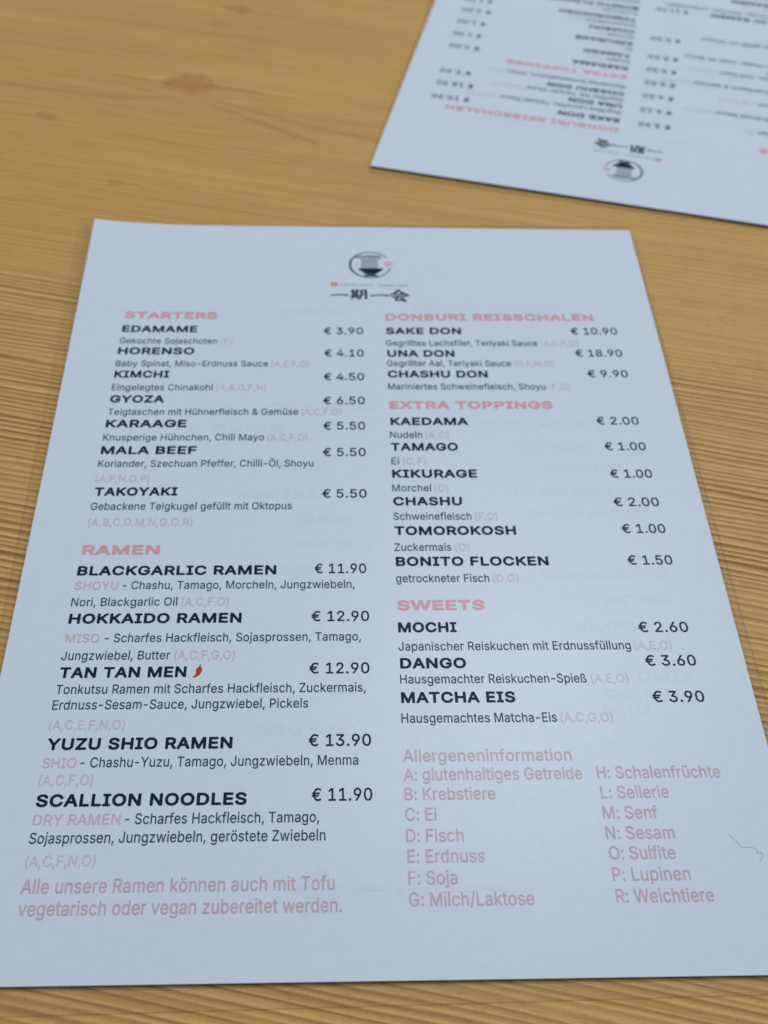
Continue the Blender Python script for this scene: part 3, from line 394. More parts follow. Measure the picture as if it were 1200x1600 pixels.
HEAVY = {
    'A': (1135, '41 10 80 0 236 1 262 10 284 34 377 238 392 242 752 242 852 34 875 10 908 0 1064 0 1093 10 1117 34 1124 58 1119 94 709 958 680 992 644 1000 476 1000 452 992 428 970 16 94 13 46;488 474 560 651 572 647 647 478 632 471'),
    'B': (1083, '137 10 176 0 608 0 716 9 860 51 920 87 965 130 1016 227 1024 334 1009 394 985 442 901 526 936 562 964 610 978 658 982 718 975 766 952 826 884 909 828 946 764 973 632 998 164 1000 140 992 117 970 106 934 106 70 114 34;392 229 380 238 380 382 392 394 656 387 721 358 755 310 754 286 740 266 680 238 608 230;392 619 380 622 380 634 380 766 392 771 632 766 680 750 710 718 704 670 644 631 584 620'),
    'C': (1202, '505 -2 624 -12 720 -6 816 13 900 43 972 82 1044 141 1094 202 1130 274 1146 346 1139 370 1116 395 1080 406 936 406 888 383 842 298 780 254 684 226 564 227 492 247 432 281 384 329 354 382 333 502 356 622 383 670 420 710 516 762 648 777 768 752 837 706 885 622 924 596 1092 595 1128 615 1145 646 1143 682 1118 754 1082 814 984 910 864 972 744 1003 624 1012 504 1002 384 969 288 921 204 855 141 778 93 682 67 574 64 454 83 346 132 235 204 145 282 82 384 31'),
    'D': (1185, '137 10 176 0 524 0 692 14 776 35 860 68 984 154 1044 226 1088 310 1112 394 1122 502 1112 610 1092 682 1051 766 992 841 932 892 860 934 776 967 692 987 572 999 176 1000 127 982 106 934 106 70 114 34;392 229 380 238 380 766 608 766 692 746 764 708 825 634 851 538 843 418 804 334 740 278 656 245 548 230'),
    'E': (1001, '137 10 176 0 860 0 896 7 920 29 931 58 930 178 908 214 886 226 392 229 380 238 380 382 392 390 824 390 848 396 876 418 888 454 888 562 860 608 824 620 380 622 380 766 884 775 916 802 926 838 925 946 896 989 860 1000 176 1000 140 992 117 970 106 934 106 70 114 34'),
    'G': (1225, '505 -2 600 -11 708 -8 804 8 900 40 979 82 1044 135 1100 202 1131 262 1154 346 1158 502 1140 547 1104 567 660 568 617 550 596 502 597 394 616 358 660 340 870 334 816 273 720 232 600 224 492 248 444 273 400 310 349 394 336 454 334 526 361 634 393 682 430 718 528 766 648 777 756 755 828 708 888 617 924 596 1092 595 1128 612 1144 634 1149 670 1125 742 1082 814 984 908 864 971 744 1002 624 1012 504 1002 396 975 288 923 204 856 140 778 92 682 67 574 64 454 87 334 132 234 194 154 281 82 374 34'),
    'H': (1217, '137 10 164 0 320 0 344 7 368 28 380 70 380 394 392 396 836 395 837 70 848 30 872 8 908 0 1052 0 1094 22 1111 70 1111 934 1091 982 1052 1000 896 1000 872 992 848 970 837 934 837 634 824 625 392 625 380 634 380 934 368 972 344 993 320 1000 164 1000 127 982 106 934 106 70 114 34'),
    'I': (741, '73 10 112 0 640 0 667 10 690 34 698 58 699 166 686 202 640 229 520 229 508 238 508 766 640 771 664 779 688 801 699 838 698 946 688 970 664 992 628 1000 112 1000 76 992 53 970 42 934 42 838 62 790 100 771 234 766 234 238 220 229 100 229 55 202 42 166 42 58 52 31'),
    'L': (944, '137 10 176 0 836 0 884 22 900 58 899 178 884 207 860 224 392 229 380 238 380 934 368 972 332 998 152 997 127 982 107 946 106 70 114 34'),
    'M': (1462, '137 10 164 0 320 1 344 11 366 34 374 70 380 486 612 34 644 5 800 0 841 22 1076 481 1084 454 1084 70 1092 34 1115 10 1148 0 1292 0 1328 12 1347 34 1356 70 1356 934 1340 977 1292 1000 1088 1000 1043 982 740 380 728 374 419 982 368 1000 164 1000 128 983 106 934 106 70 114 34'),
    'N': (1232, '137 10 164 0 320 0 349 10 372 34 381 70 381 550 392 572 848 16 884 0 1064 0 1109 22 1126 70 1126 934 1105 982 1064 1000 908 999 872 982 856 958 848 417 380 986 344 1000 176 1000 127 982 106 934 106 70 114 34'),
    'O': (1253, '505 -2 588 -11 708 -7 816 13 912 49 996 99 1070 166 1123 238 1163 322 1187 430 1190 538 1172 646 1146 718 1095 802 1029 874 948 932 852 976 744 1003 624 1012 504 1002 384 969 288 921 204 854 142 778 93 682 67 574 64 454 83 346 132 236 204 145 283 82 384 31;576 226 516 239 456 265 408 301 372 346 349 394 336 454 344 586 361 634 393 682 432 719 480 748 600 777 732 763 828 715 893 634 920 526 909 406 865 322 792 261 696 228'),
    'P': (1058, '137 10 164 0 320 0 363 22 379 58 380 310 392 317 620 319 740 339 848 385 932 455 965 502 991 562 1005 682 992 753 972 802 942 850 896 898 788 962 656 994 176 1000 127 982 106 934 106 70 114 34;392 546 380 550 380 766 620 766 690 742 722 706 732 670 726 622 704 586 680 570 596 548'),
    'R': (1068, '137 10 164 0 320 0 344 7 368 28 380 70 380 334 392 337 548 337 764 27 788 7 980 0 1031 22 1047 58 1041 94 840 382 838 394 908 441 952 490 985 550 1004 622 1004 706 987 778 956 839 903 898 800 960 656 995 176 1000 127 982 106 934 106 70 114 34;392 567 380 574 380 766 392 771 632 765 692 744 727 706 729 634 715 610 680 586 596 569'),
    'S': (1062, '399 -5 596 -13 692 -1 776 23 848 56 908 98 956 151 988 211 1004 283 993 379 964 439 906 499 848 537 764 573 416 661 368 688 359 703 376 739 428 767 488 780 572 781 644 767 692 742 713 715 728 674 764 648 920 645 957 655 980 679 988 715 978 775 956 825 884 908 764 975 656 1003 560 1011 452 1007 344 985 260 952 190 907 140 855 104 791 89 727 95 643 128 570 188 508 248 471 332 436 668 353 716 330 734 307 720 271 668 238 596 220 500 217 428 229 368 255 342 283 320 342 284 363 116 365 80 348 58 307 66 247 88 187 129 127 182 79 248 40'),
    'T': (1067, '429 10 462 0 618 1 642 11 663 34 671 70 672 766 954 771 990 779 1014 802 1023 838 1022 946 1013 970 990 992 954 1000 114 1000 78 992 54 969 44 934 44 826 53 802 78 779 114 771 396 766 398 58 406 34'),
    'U': (1218, '481 -4 680 -11 836 20 968 88 1026 140 1064 191 1096 260 1112 356 1112 932 1103 968 1077 992 1052 1000 896 1000 872 992 847 968 838 932 832 332 804 284 764 254 704 230 620 220 536 226 464 249 414 284 385 332 379 932 370 968 344 992 308 1000 164 1000 140 992 115 968 106 932 106 356 126 248 176 159 260 81 356 30'),
    'W': (1590, '346 10 380 0 548 0 596 22 788 555 800 559 992 24 1040 0 1208 0 1244 11 1270 46 1575 910 1579 946 1568 972 1544 993 1508 1000 1364 1000 1316 974 1124 408 937 958 908 992 872 1000 704 999 659 970 464 415 272 976 224 1000 68 1000 32 983 11 946 14 910 318 46'),
    'X': (1123, '45 10 83 0 239 0 275 10 563 325 851 7 1043 0 1091 21 1109 58 1095 106 734 514 1077 898 1087 946 1067 982 1019 1000 863 1000 827 990 563 695 299 992 275 1000 107 1000 59 982 39 946 49 898 389 514 27 106 14 58 23 31'),
    ' ': (493, ''),
}
FIGURES = {
    '0': (917, '370 -3 455 -13 539 -5 611 19 671 57 720 105 767 177 801 261 822 357 831 465 827 597 809 705 777 801 731 879 667 945 599 986 515 1009 431 1012 371 1003 299 977 239 936 191 885 152 825 118 741 96 645 86 537 91 393 110 285 139 201 179 129 232 69 299 23;431 139 383 154 348 177 290 261 256 393 251 546 270 681 318 789 383 847 467 863 515 855 563 828 623 748 661 609 665 441 641 297 592 201 527 151 479 138'),
    '1': (917, '145 10 164 0 776 0 800 10 804 118 794 142 584 147 577 154 577 970 572 993 560 1000 392 997 164 834 160 694 176 674 200 680 404 822 409 814 409 154 392 147 152 143 142 118'),
    '2': (917, '121 10 139 0 775 0 796 10 800 130 787 149 363 154 667 466 731 550 771 634 784 742 763 830 711 910 631 971 571 997 499 1011 427 1012 355 1001 295 979 235 943 188 898 155 850 122 742 122 694 139 680 271 682 283 694 295 766 319 808 367 846 427 862 511 857 571 828 610 778 621 718 604 646 557 574 118 118'),
    '3': (917, '341 -3 495 -10 615 19 675 51 723 90 759 133 789 189 804 249 805 333 791 393 760 453 719 501 663 543 603 570 507 597 762 873 767 981 759 995 147 1000 128 981 128 873 147 850 532 849 304 597 299 489 315 466 507 454 591 409 621 369 637 309 632 249 607 201 567 167 519 148 399 141 339 157 291 187 262 225 244 285 231 291 99 292 77 273 99 174 154 93 231 36'),
    '4': (917, '549 10 571 0 691 0 703 7 709 190 715 197 823 198 846 214 847 322 837 346 715 350 709 358 703 634 571 641 547 627 545 358 535 349 283 349 267 358 643 967 638 994 619 1000 484 994 69 322 70 214 91 198 535 198 545 190'),
    '5': (917, '354 -3 443 -13 527 -6 599 16 671 57 733 117 776 189 798 261 803 345 790 429 761 501 707 573 647 621 563 658 479 671 395 664 311 635 305 645 327 837 335 850 743 852 755 873 755 981 743 998 203 1000 180 981 124 501 131 481 263 462 371 512 431 520 491 515 539 497 581 465 615 417 632 369 632 285 602 213 550 165 479 140 395 144 335 172 294 213 263 287 118 285 109 261 119 201 171 105 251 38'),
    '6': (917, '368 -3 438 -12 510 -10 630 28 726 106 765 165 788 225 799 309 792 393 768 465 726 530 678 574 606 612 522 632 424 633 666 969 666 986 654 998 510 1000 494 993 213 597 159 501 132 429 118 357 118 285 133 213 159 153 198 98 246 54 306 18;414 140 354 167 303 225 282 297 286 369 314 429 366 476 438 498 510 492 570 462 615 405 634 333 627 261 597 201 546 157 486 137'),
    '7': (917, '186 10 207 0 339 0 356 10 798 850 803 970 795 995 121 994 114 982 113 874 133 850 591 850 610 838 185 34'),
    '8': (917, '354 -3 439 -12 523 -9 607 9 667 34 727 74 775 126 804 177 820 237 820 321 791 405 739 473 667 525 727 575 773 657 785 741 770 825 738 885 678 945 607 985 523 1008 391 1008 271 968 221 933 177 885 150 837 132 777 131 705 151 633 189 573 248 525 168 465 115 385 94 297 104 201 138 129 195 69 271 23;403 141 319 173 274 225 263 297 290 369 348 417 427 440 511 437 587 405 625 369 648 321 651 261 631 209 595 173 547 149 475 137;403 595 343 624 308 669 297 741 317 801 355 838 415 861 499 861 559 839 595 805 614 765 617 705 600 657 567 621 523 598 463 588'),
    '9': (917, '251 10 270 0 402 0 426 10 690 383 746 478 781 562 797 634 799 694 789 766 767 826 731 886 690 930 630 972 570 997 438 1012 366 1002 306 982 246 947 198 903 159 850 132 790 117 706 121 622 141 550 184 478 234 429 306 389 390 369 474 368 485 358 251 34;450 502 378 519 322 562 290 622 282 694 299 766 342 824 402 857 474 864 546 843 594 803 626 742 635 670 618 599 582 548 522 512'),
    '.': (396, '153 2 195 -8 243 -1 279 22 300 50 312 86 307 134 285 170 255 194 218 206 171 203 129 182 99 146 89 110 95 62 119 26'),
    '€': (938, '483 -3 585 -13 693 1 789 38 862 93 859 117 801 222 777 219 705 173 645 151 585 144 525 149 465 170 417 204 378 249 341 321 345 337 609 340 662 441 662 465 645 475 321 475 313 501 321 525 681 525 703 537 750 633 741 658 345 662 338 669 369 737 410 789 465 829 525 851 585 856 645 849 717 820 789 770 812 777 865 885 861 906 765 972 657 1006 573 1013 489 1004 405 978 333 936 277 885 230 825 187 741 164 669 68 657 24 549 26 537 44 525 141 524 145 513 141 475 81 475 63 465 26 369 29 345 45 337 161 333 214 201 285 105 381 34'),
    ' ': (396, ''),
}
BRUSH = {
    'ichi': '3 400 50 397 140 441 400 474 740 489 930 416 960 415 990 424 1020 450 1035 510 1020 550 980 581 750 611 110 560 0 519 -22 500 -35 470 -33 440',
    'ki': '18 0 50 -5 75 10 252 220 265 270 280 280 299 230 420 43 460 25 500 30 540 -5 570 -1 595 30 700 390 710 398 850 410 857 400 862 170 800 166 784 150 780 120 800 94 910 37 950 37 980 57 996 100 976 930 953 980 910 996 680 963 630 975 600 959 584 920 579 440 570 429 540 436 450 425 444 780 510 790 540 804 560 840 553 880 520 908 442 910 438 1000 420 1026 390 1040 350 1033 327 1010 319 980 321 890 310 884 208 870 200 960 186 990 140 1011 94 990 80 960 80 851 0 837 -21 820 -31 790 -21 760 0 743 87 740 102 390 100 379 -30 357 -52 330 -52 290 -39 270 -10 255 123 260 -1 60 -5 30;520 157 392 280 420 292 556 300 530 170;220 395 214 440 220 449 330 457 330 409;710 490 700 500 700 613 850 628 850 503;220 542 211 550 210 590 220 599 320 608 328 600 329 560 320 551;210 692 210 757 320 770 320 701;700 709 700 847 840 858 849 730 840 721',
    'kai': '818 -80 860 -75 894 -50 910 -10 905 30 842 110 838 150 826 170 770 194 665 310 620 312 588 280 588 240 630 170 620 163 430 129 394 140 520 330 860 347 890 367 905 400 900 437 880 462 840 476 160 426 130 417 113 400 108 350 140 318 371 320 248 120 248 80 270 53 420 14 700 55 770 -54/969 450 1020 446 1070 480 1086 530 1070 580 1040 606 788 760 578 960 550 1030 500 1051 450 1030 270 785 -30 535 -46 500 -40 478 -20 459 10 455 30 465 363 690 500 858 673 660 290 620 268 610 250 580 253 550 268 530 300 519 710 540 740 554 760 589',
}

_cache = {}
def parse(s):
    """outline string -> (verts, triangles)"""
    if s in _cache: return _cache[s]
    V, F = [], []
    for grp in (s.split('/') if s else []):
        loops = []
        for l in grp.split(';'):
            q = [int(a) / 1000.0 for a in l.split()]
            loops.append([Vector((q[i], q[i + 1], 0)) for i in range(0, len(q), 2)])
        flat = [p for l in loops for p in l]
        off = len(V)
        V += [(p.x, p.y) for p in flat]
        for t in tessellate_polygon(loops):
            a, b, c = (flat[i] for i in t)
            cr = (b.x - a.x) * (c.y - a.y) - (b.y - a.y) * (c.x - a.x)
            if abs(cr) < 1e-9: continue
            F.append(tuple(off + i for i in (t if cr > 0 else (t[0], t[2], t[1]))))
    _cache[s] = (V, F)
    return _cache[s]

PW, PH = 210.0, 297.0
def lift(x, y):
    """the sheet curls up a little at its far left corner and ripples very slightly"""
    a = max(0.0, 1 - x / 42.0); b = max(0.0, 1 - (PH - y) / 130.0)
    return 2.3 * a * a * b * b + 0.10 * (1 - math.cos(y * 0.045)) * 0.5

INK_Z = 0.06
class Sheet:
    """collects flat printed shapes in paper coordinates, laid on the curled paper"""
    def __init__(self, z=INK_Z): self.v, self.f, self.z = [], [], z
    def tri(self, V, F, fn):
        o = len(self.v)
        for a, b in V:
            x, y = fn(a, b); self.v.append((x, y, PAPER_Z + self.z + lift(x, y)))
        self.f += [tuple(o + i for i in t) for t in F]
    def text(self, s, font, x0, y0, x1, cap, slope=0.0, mirror=False):
        adv = 0.0; pieces = []; lo, hi = 1e9, -1e9
        for ch in s:
            a, d = font[ch]; V, F = parse(d)
            if V:
                pieces.append((adv, V, F))
                lo = min(lo, adv + min(p[0] for p in V)); hi = max(hi, adv + max(p[0] for p in V))
            adv += a / 1000.0
        k = (x1 - x0) / (hi - lo)
        for off, V, F in pieces:
            def fn(a, b, off=off):
                t = (off + a - lo) * k
                x = (x1 - t) if mirror else x0 + t
                return x, y0 + slope * t + b * cap
            self.tri(V, [t[::-1] for t in F] if mirror else F, fn)
        return self
    def outline(self, d, x0, y0, w, h):
        V, F = parse(d); self.tri(V, F, lambda a, b: (x0 + a * w, y0 + b * h)); return self
    def poly(self, pts):
        P = [Vector((a, b, 0)) for a, b in pts]; F = []
        for t in tessellate_polygon([P]):
            a, b, c = (P[i] for i in t)
            cr = (b.x - a.x) * (c.y - a.y) - (b.y - a.y) * (c.x - a.x)
            F.append(t if cr > 0 else (t[0], t[2], t[1]))
        self.tri([(a, b) for a, b in pts], F, lambda a, b: (a, b)); return self
    def strip(self, pts, widths):
        """brush line of varying width"""
        L = []
        for i, (x, y) in enumerate(pts):
            a = pts[max(0, i - 1)]; b = pts[min(len(pts) - 1, i + 1)]
            dx, dy = b[0] - a[0], b[1] - a[1]; n = math.hypot(dx, dy) or 1
            wd = widths[i] / 2
            L.append(((x - dy / n * wd, y + dx / n * wd), (x + dy / n * wd, y - dx / n * wd)))
        V = [p for l, r in L for p in (l, r)]
        F = [(2 * i + 1, 2 * i + 3, 2 * i + 2, 2 * i) for i in range(len(L) - 1)]
        self.tri(V, F, lambda a, b: (a, b)); return self
    def build(self, name, mat, parent, label=None):
        o = mesh_object(name, self.v, self.f, MAT[mat], parent)
        if label: o['label'] = label
        return o

# ------------------------------------------------------------------ the table
def make_table():
    x0, x1, y0, y1, th, r = -620.0, 900.0, -330.0, 980.0, 32.0, 5.0
    bm = bmesh.new()
    bmesh.ops.create_cube(bm, size=1.0)
    for v in bm.verts:
        v.co = ((x0 if v.co.x < 0 else x1) * MM, (y0 if v.co.y < 0 else y1) * MM, (-th if v.co.z < 0 else 0) * MM)
    bmesh.ops.bevel(bm, geom=bm.edges[:], offset=r * MM, segments=3, affect='EDGES', profile=0.5)
    me = bpy.data.meshes.new('table_top'); bm.to_mesh(me); bm.free()
    me.materials.append(MAT['wood'])
    o = bpy.data.objects.new('table_top', me); COL.objects.link(o)
    o['kind'] = 'structure'
    return o
make_table()

# ------------------------------------------------------------------ the menu
PRINT = [
    ('H', 'STARTERS', 17.35, 239.88, 50.45, 0.0123),
    ('N', 'EDAMAME', 17.31, 232.37, 43.87, 0.012),
    ('D', 'Gekochte Sojaschoten', 17.16, 226.18, 51.22, 0.0117),
    ('A', '(F)', 52.39, 226.59, 56.67, 0.0117),
    ('N', 'HORENSO', 17.14, 220.51, 43.65, 0.0115),
    ('D', 'Baby Spinat, Miso-Erdnuss Sauce', 17.1, 214.24, 69.65, 0.0109),
    ('A', '(A,E,F,O)', 70.8, 214.83, 83.8, 0.0109),
    ('N', 'KIMCHI', 17.24, 208.42, 35.94, 0.0109),
    ('D', 'Eingelegtes Chinakohl', 17.09, 202.13, 51.13, 0.0105),
    ('A', '(A,B,D,F,N)', 52.38, 202.5, 69.3, 0.0105),
    ('N', 'GYOZA', 17.21, 196.08, 35.24, 0.0103),
    ('D', 'Teigtaschen mit Hühnerfleisch & Gemüse', 17.2, 190.15, 80.49, 0.0096),
    ('A', '(A,C,F,O)', 81.6, 190.77, 94.91, 0.0096),
    ('N', 'KARAAGE', 17.19, 184.24, 43.67, 0.0097),
    ('D', 'Knusperige Hühnchen, Chili Mayo', 17.04, 178.14, 69.51, 0.0091),
    ('A', '(A,C,F,O)', 70.56, 178.63, 83.68, 0.0091),
    ('N', 'MALA BEEF', 17.08, 171.96, 47.85, 0.009),
    ('D', 'Koriander, Szechuan Pfeffer, Chilli-Öl, Shoyu', 16.86, 166.25, 85.8, 0.0083),
    ('A', '(A,F,N,O,P)', 16.9, 159.8, 33.83, 0.0086),
    ('N', 'TAKOYAKI', 17.23, 153.77, 43.13, 0.0082),
    ('D', 'Gebackene Teigkugel gefüllt mit Oktopus', 16.81, 147.86, 79.24, 0.0075),
    ('A', '(A,B,C,D,M,N,G,O,R)', 16.83, 141.36, 48.7, 0.0075),
    ('P', '€ 3.90', 88.94, 232.27, 103.08, 0.0106),
    ('P', '€ 4.10', 89.18, 220.21, 103.04, 0.01),
    ('P', '€ 4.50', 89.01, 207.89, 102.97, 0.0094),
    ('P', '€ 6.50', 88.88, 195.93, 102.97, 0.0089),
    ('P', '€ 5.50', 88.92, 183.7, 102.91, 0.0083),
    ('P', '€ 5.50', 88.88, 171.48, 102.86, 0.0077),
    ('P', '€ 5.50', 88.68, 153.18, 102.77, 0.0068),
    ('H', 'DONBURI REISSCHALEN', 111.35, 240.27, 187.66, 0.0099),
    ('N', 'SAKE DON', 111.23, 232.55, 138.42, 0.01),
    ('D', 'Gegrilltes Lachsfilet, Teriyaki Sauce', 111.11, 226.24, 165.4, 0.0094),
    ('A', '(A,D,F,O)', 166.55, 226.76, 180.2, 0.0094),
    ('N', 'UNA DON', 111.41, 220.29, 135.19, 0.0095),
    ('D', 'Gegrillter Aal, Teriyaki Sauce', 111.08, 215.4, 154.83, 0.009),
    ('A', '(D,F,N,O)', 156.01, 215.81, 169.86, 0.009),
    ('N', 'CHASHU DON', 111.21, 209.48, 146.11, 0.0088),
    ('D', 'Mariniertes Schweinefleisch, Shoyu', 111.17, 203.43, 165.73, 0.0083),
    ('A', '(F,O)', 166.84, 203.9, 173.99, 0.0083),
    ('H', 'EXTRA TOPPINGS', 111.33, 193.91, 167.03, 0.0078),
    ('N', 'KAEDAMA', 111.42, 186.01, 137.47, 0.0078),
    ('D', 'Nudeln', 111.05, 179.97, 121.75, 0.0076),
    ('A', '(A,C)', 122.81, 180.06, 130.62, 0.0076),
    ('N', 'TAMAGO', 111.15, 174.05, 133.26, 0.0072),
    ('D', 'Ei', 111.1, 167.89, 113.61, 0.0071),
    ('A', '(C,F)', 114.8, 167.92, 122.36, 0.0071),
    ('N', 'KIKURAGE', 111.17, 161.94, 138.6, 0.0066),
    ('D', 'Morchel', 110.97, 156.0, 123.42, 0.0064),
    ('A', '(O)', 124.44, 156.08, 128.94, 0.0064),
    ('N', 'CHASHU', 111.09, 149.98, 132.92, 0.006),
    ('D', 'Schweinefleisch', 110.96, 143.95, 135.4, 0.0057),
    ('A', '(F,O)', 136.61, 144.09, 143.55, 0.0057),
    ('N', 'TOMOROKOSH', 111.05, 137.72, 148.86, 0.0053),
    ('D', 'Zuckermais', 110.86, 131.35, 128.27, 0.0052),
    ('A', '(O)', 129.33, 131.45, 133.95, 0.0052),
    ('N', 'BONITO FLOCKEN', 111.06, 125.42, 157.59, 0.0046),
    ('D', 'getrockneter Fisch', 110.88, 119.17, 138.9, 0.0045),
    ('A', '(D,O)', 140.05, 119.3, 147.77, 0.0045),
    ('H', 'SWEETS', 110.88, 108.71, 136.64, 0.004),
    ('N', 'MOCHI', 110.85, 100.7, 127.83, 0.0037),
    ('D', 'Japanischer Reiskuchen mit Erdnussfüllung', 110.73, 94.29, 177.74, 0.0028),
    ('A', '(A,E,O)', 178.81, 94.49, 189.7, 0.0028),
    ('N', 'DANGO', 110.95, 88.14, 129.66, 0.003),
    ('D', 'Hausgemachter Reiskuchen-Spieß', 110.76, 83.07, 163.34, 0.0024),
    ('A', '(A,E,O)', 164.61, 83.2, 175.23, 0.0024),
    ('N', 'MATCHA EIS', 110.78, 76.67, 142.54, 0.0023),
    ('D', 'Hausgemachtes Matcha-Eis', 110.62, 70.31, 153.35, 0.0019),
    ('A', '(A,C,G,O)', 154.41, 70.4, 168.87, 0.0019),
    ('P', '€ 10.90', 178.34, 233.22, 195.31, 0.0088),
    ('P', '€ 18.90', 178.4, 221.21, 195.29, 0.0082),
    ('P', '€ 9.90', 181.29, 210.3, 195.6, 0.0076),
    ('P', '€ 2.00', 181.11, 186.75, 195.51, 0.0064),
    ('P', '€ 1.00', 182.1, 174.68, 195.85, 0.0058),
    ('P', '€ 1.00', 182.1, 162.23, 195.82, 0.0052),
    ('P', '€ 2.00', 181.34, 149.89, 195.93, 0.0046),
    ('P', '€ 1.00', 182.23, 138.65, 195.94, 0.0041),
    ('P', '€ 1.50', 182.0, 125.93, 195.8, 0.0034),
    ('P', '€ 2.60', 181.04, 100.58, 195.75, 0.0022),
    ('P', '€ 3.60', 181.08, 88.75, 195.74, 0.0016),
    ('P', '€ 3.90', 181.03, 76.55, 195.66, 0.001),
    ('H', 'RAMEN', 16.55, 129.81, 39.66, 0.007),
    ('N', 'BLACKGARLIC RAMEN', 16.19, 121.81, 75.1, 0.0063),
    ('P', '€ 11.90', 86.54, 122.62, 102.06, 0.0053),
    ('B', 'SHOYU', 16.15, 116.52, 28.82, 0.0065),
    ('D', '- Chashu, Tamago, Morcheln, Jungzwiebeln,', 30.12, 116.61, 98.43, 0.0065),
    ('D', 'Nori, Blackgarlic Oil', 15.96, 110.4, 46.6, 0.006),
    ('A', '(A,C,F,O)', 47.81, 110.59, 61.45, 0.006),
    ('N', 'HOKKAIDO RAMEN', 16.1, 104.07, 65.57, 0.0055),
    ('P', '€ 12.90', 85.75, 104.78, 102.55, 0.0044),
    ('B', 'MISO', 16.11, 97.44, 25.55, 0.0056),
    ('D', '- Scharfes Hackfleisch, Sojasprossen, Tamago,', 27.17, 97.5, 100.0, 0.0056),
    ('D', 'Jungzwiebel, Butter', 15.8, 91.41, 46.09, 0.0051),
    ('A', '(A,C,F,G,O)', 47.34, 91.57, 64.28, 0.0051),
    ('N', 'TAN TAN MEN', 16.13, 85.4, 51.11, 0.0047),
    ('P', '€ 12.90', 85.3, 86.54, 102.25, 0.0035),
    ('D', 'Tonkutsu Ramen mit Scharfes Hackfleisch, Zuckermais,', 15.92, 80.15, 101.04, 0.004),
    ('D', 'Erdnuss-Sesam-Sauce, Jungzwiebel, Pickels', 15.7, 75.12, 85.17, 0.0039),
    ('A', '(A,C,E,F,N,O)', 15.7, 68.78, 35.87, 0.0041),
    ('N', 'YUZU SHIO RAMEN', 16.11, 62.56, 65.06, 0.0035),
    ('P', '€ 13.90', 85.38, 63.22, 102.18, 0.0024),
    ('B', 'SHIO', 15.75, 57.23, 24.47, 0.0036),
    ('D', '- Chashu-Yuzu, Tamago, Jungzwiebeln, Menma', 25.63, 57.27, 98.64, 0.0036),
    ('A', '(A,C,F,O)', 15.53, 52.16, 29.43, 0.0033),
    ('N', 'SCALLION NOODLES', 15.76, 45.93, 69.62, 0.0026),
    ('P', '€ 11.90', 86.39, 46.96, 102.15, 0.0016),
    ('B', 'DRY RAMEN', 15.83, 40.82, 37.79, 0.0027),
    ('D', '- Scharfes Hackfleisch, Tamago,', 39.0, 40.88, 88.33, 0.0027),
    ('D', 'Sojasprossen, Jungzwiebeln, geröstete Zwiebeln', 15.67, 35.74, 89.98, 0.0019),
    ('A', '(A,C,F,N,O)', 15.71, 29.58, 32.9, 0.0022),
    ('V', 'Alle unsere Ramen können auch mit Tofu', 15.76, 22.59, 92.28, 0.0012),
    ('V', 'vegetarisch oder vegan zubereitet werden.', 15.92, 16.92, 94.05, 0.0009),
    ('T', 'Allergeneninformation', 110.59, 58.33, 155.84, 0.0013),
    ('L', 'A: glutenhaltiges Getreide', 110.62, 52.7, 158.0, 0.001),
    ('L', 'B: Krebstiere', 110.56, 47.0, 134.37, 0.001),
    ('L', 'C: Ei', 110.49, 41.16, 118.56, 0.0008),
    ('L', 'D: Fisch', 110.49, 35.2, 125.15, 0.0005),
    ('L', 'E: Erdnuss', 110.58, 29.55, 130.15, 0.0001),
    ('L', 'F: Soja', 110.58, 23.78, 122.82, -0.0001),
    ('L', 'G: Milch/Laktose', 110.5, 18.16, 141.42, -0.0005),
    ('L', 'H: Schalenfrüchte', 162.02, 52.89, 195.14, 0.0001),
    ('L', 'L: Sellerie', 162.19, 47.05, 180.22, -0.0001),
    ('L', 'M: Senf', 161.92, 41.16, 176.21, -0.0003),
    ('L', 'N: Sesam', 161.81, 35.42, 179.58, -0.0006),
    ('L', 'O: Sulfite', 161.81, 29.89, 178.79, -0.0009),
    ('L', 'P: Lupinen', 161.83, 24.15, 181.52, -0.0012),
    ('L', 'R: Weichtiere', 161.84, 18.46, 186.32, -0.0015),
]

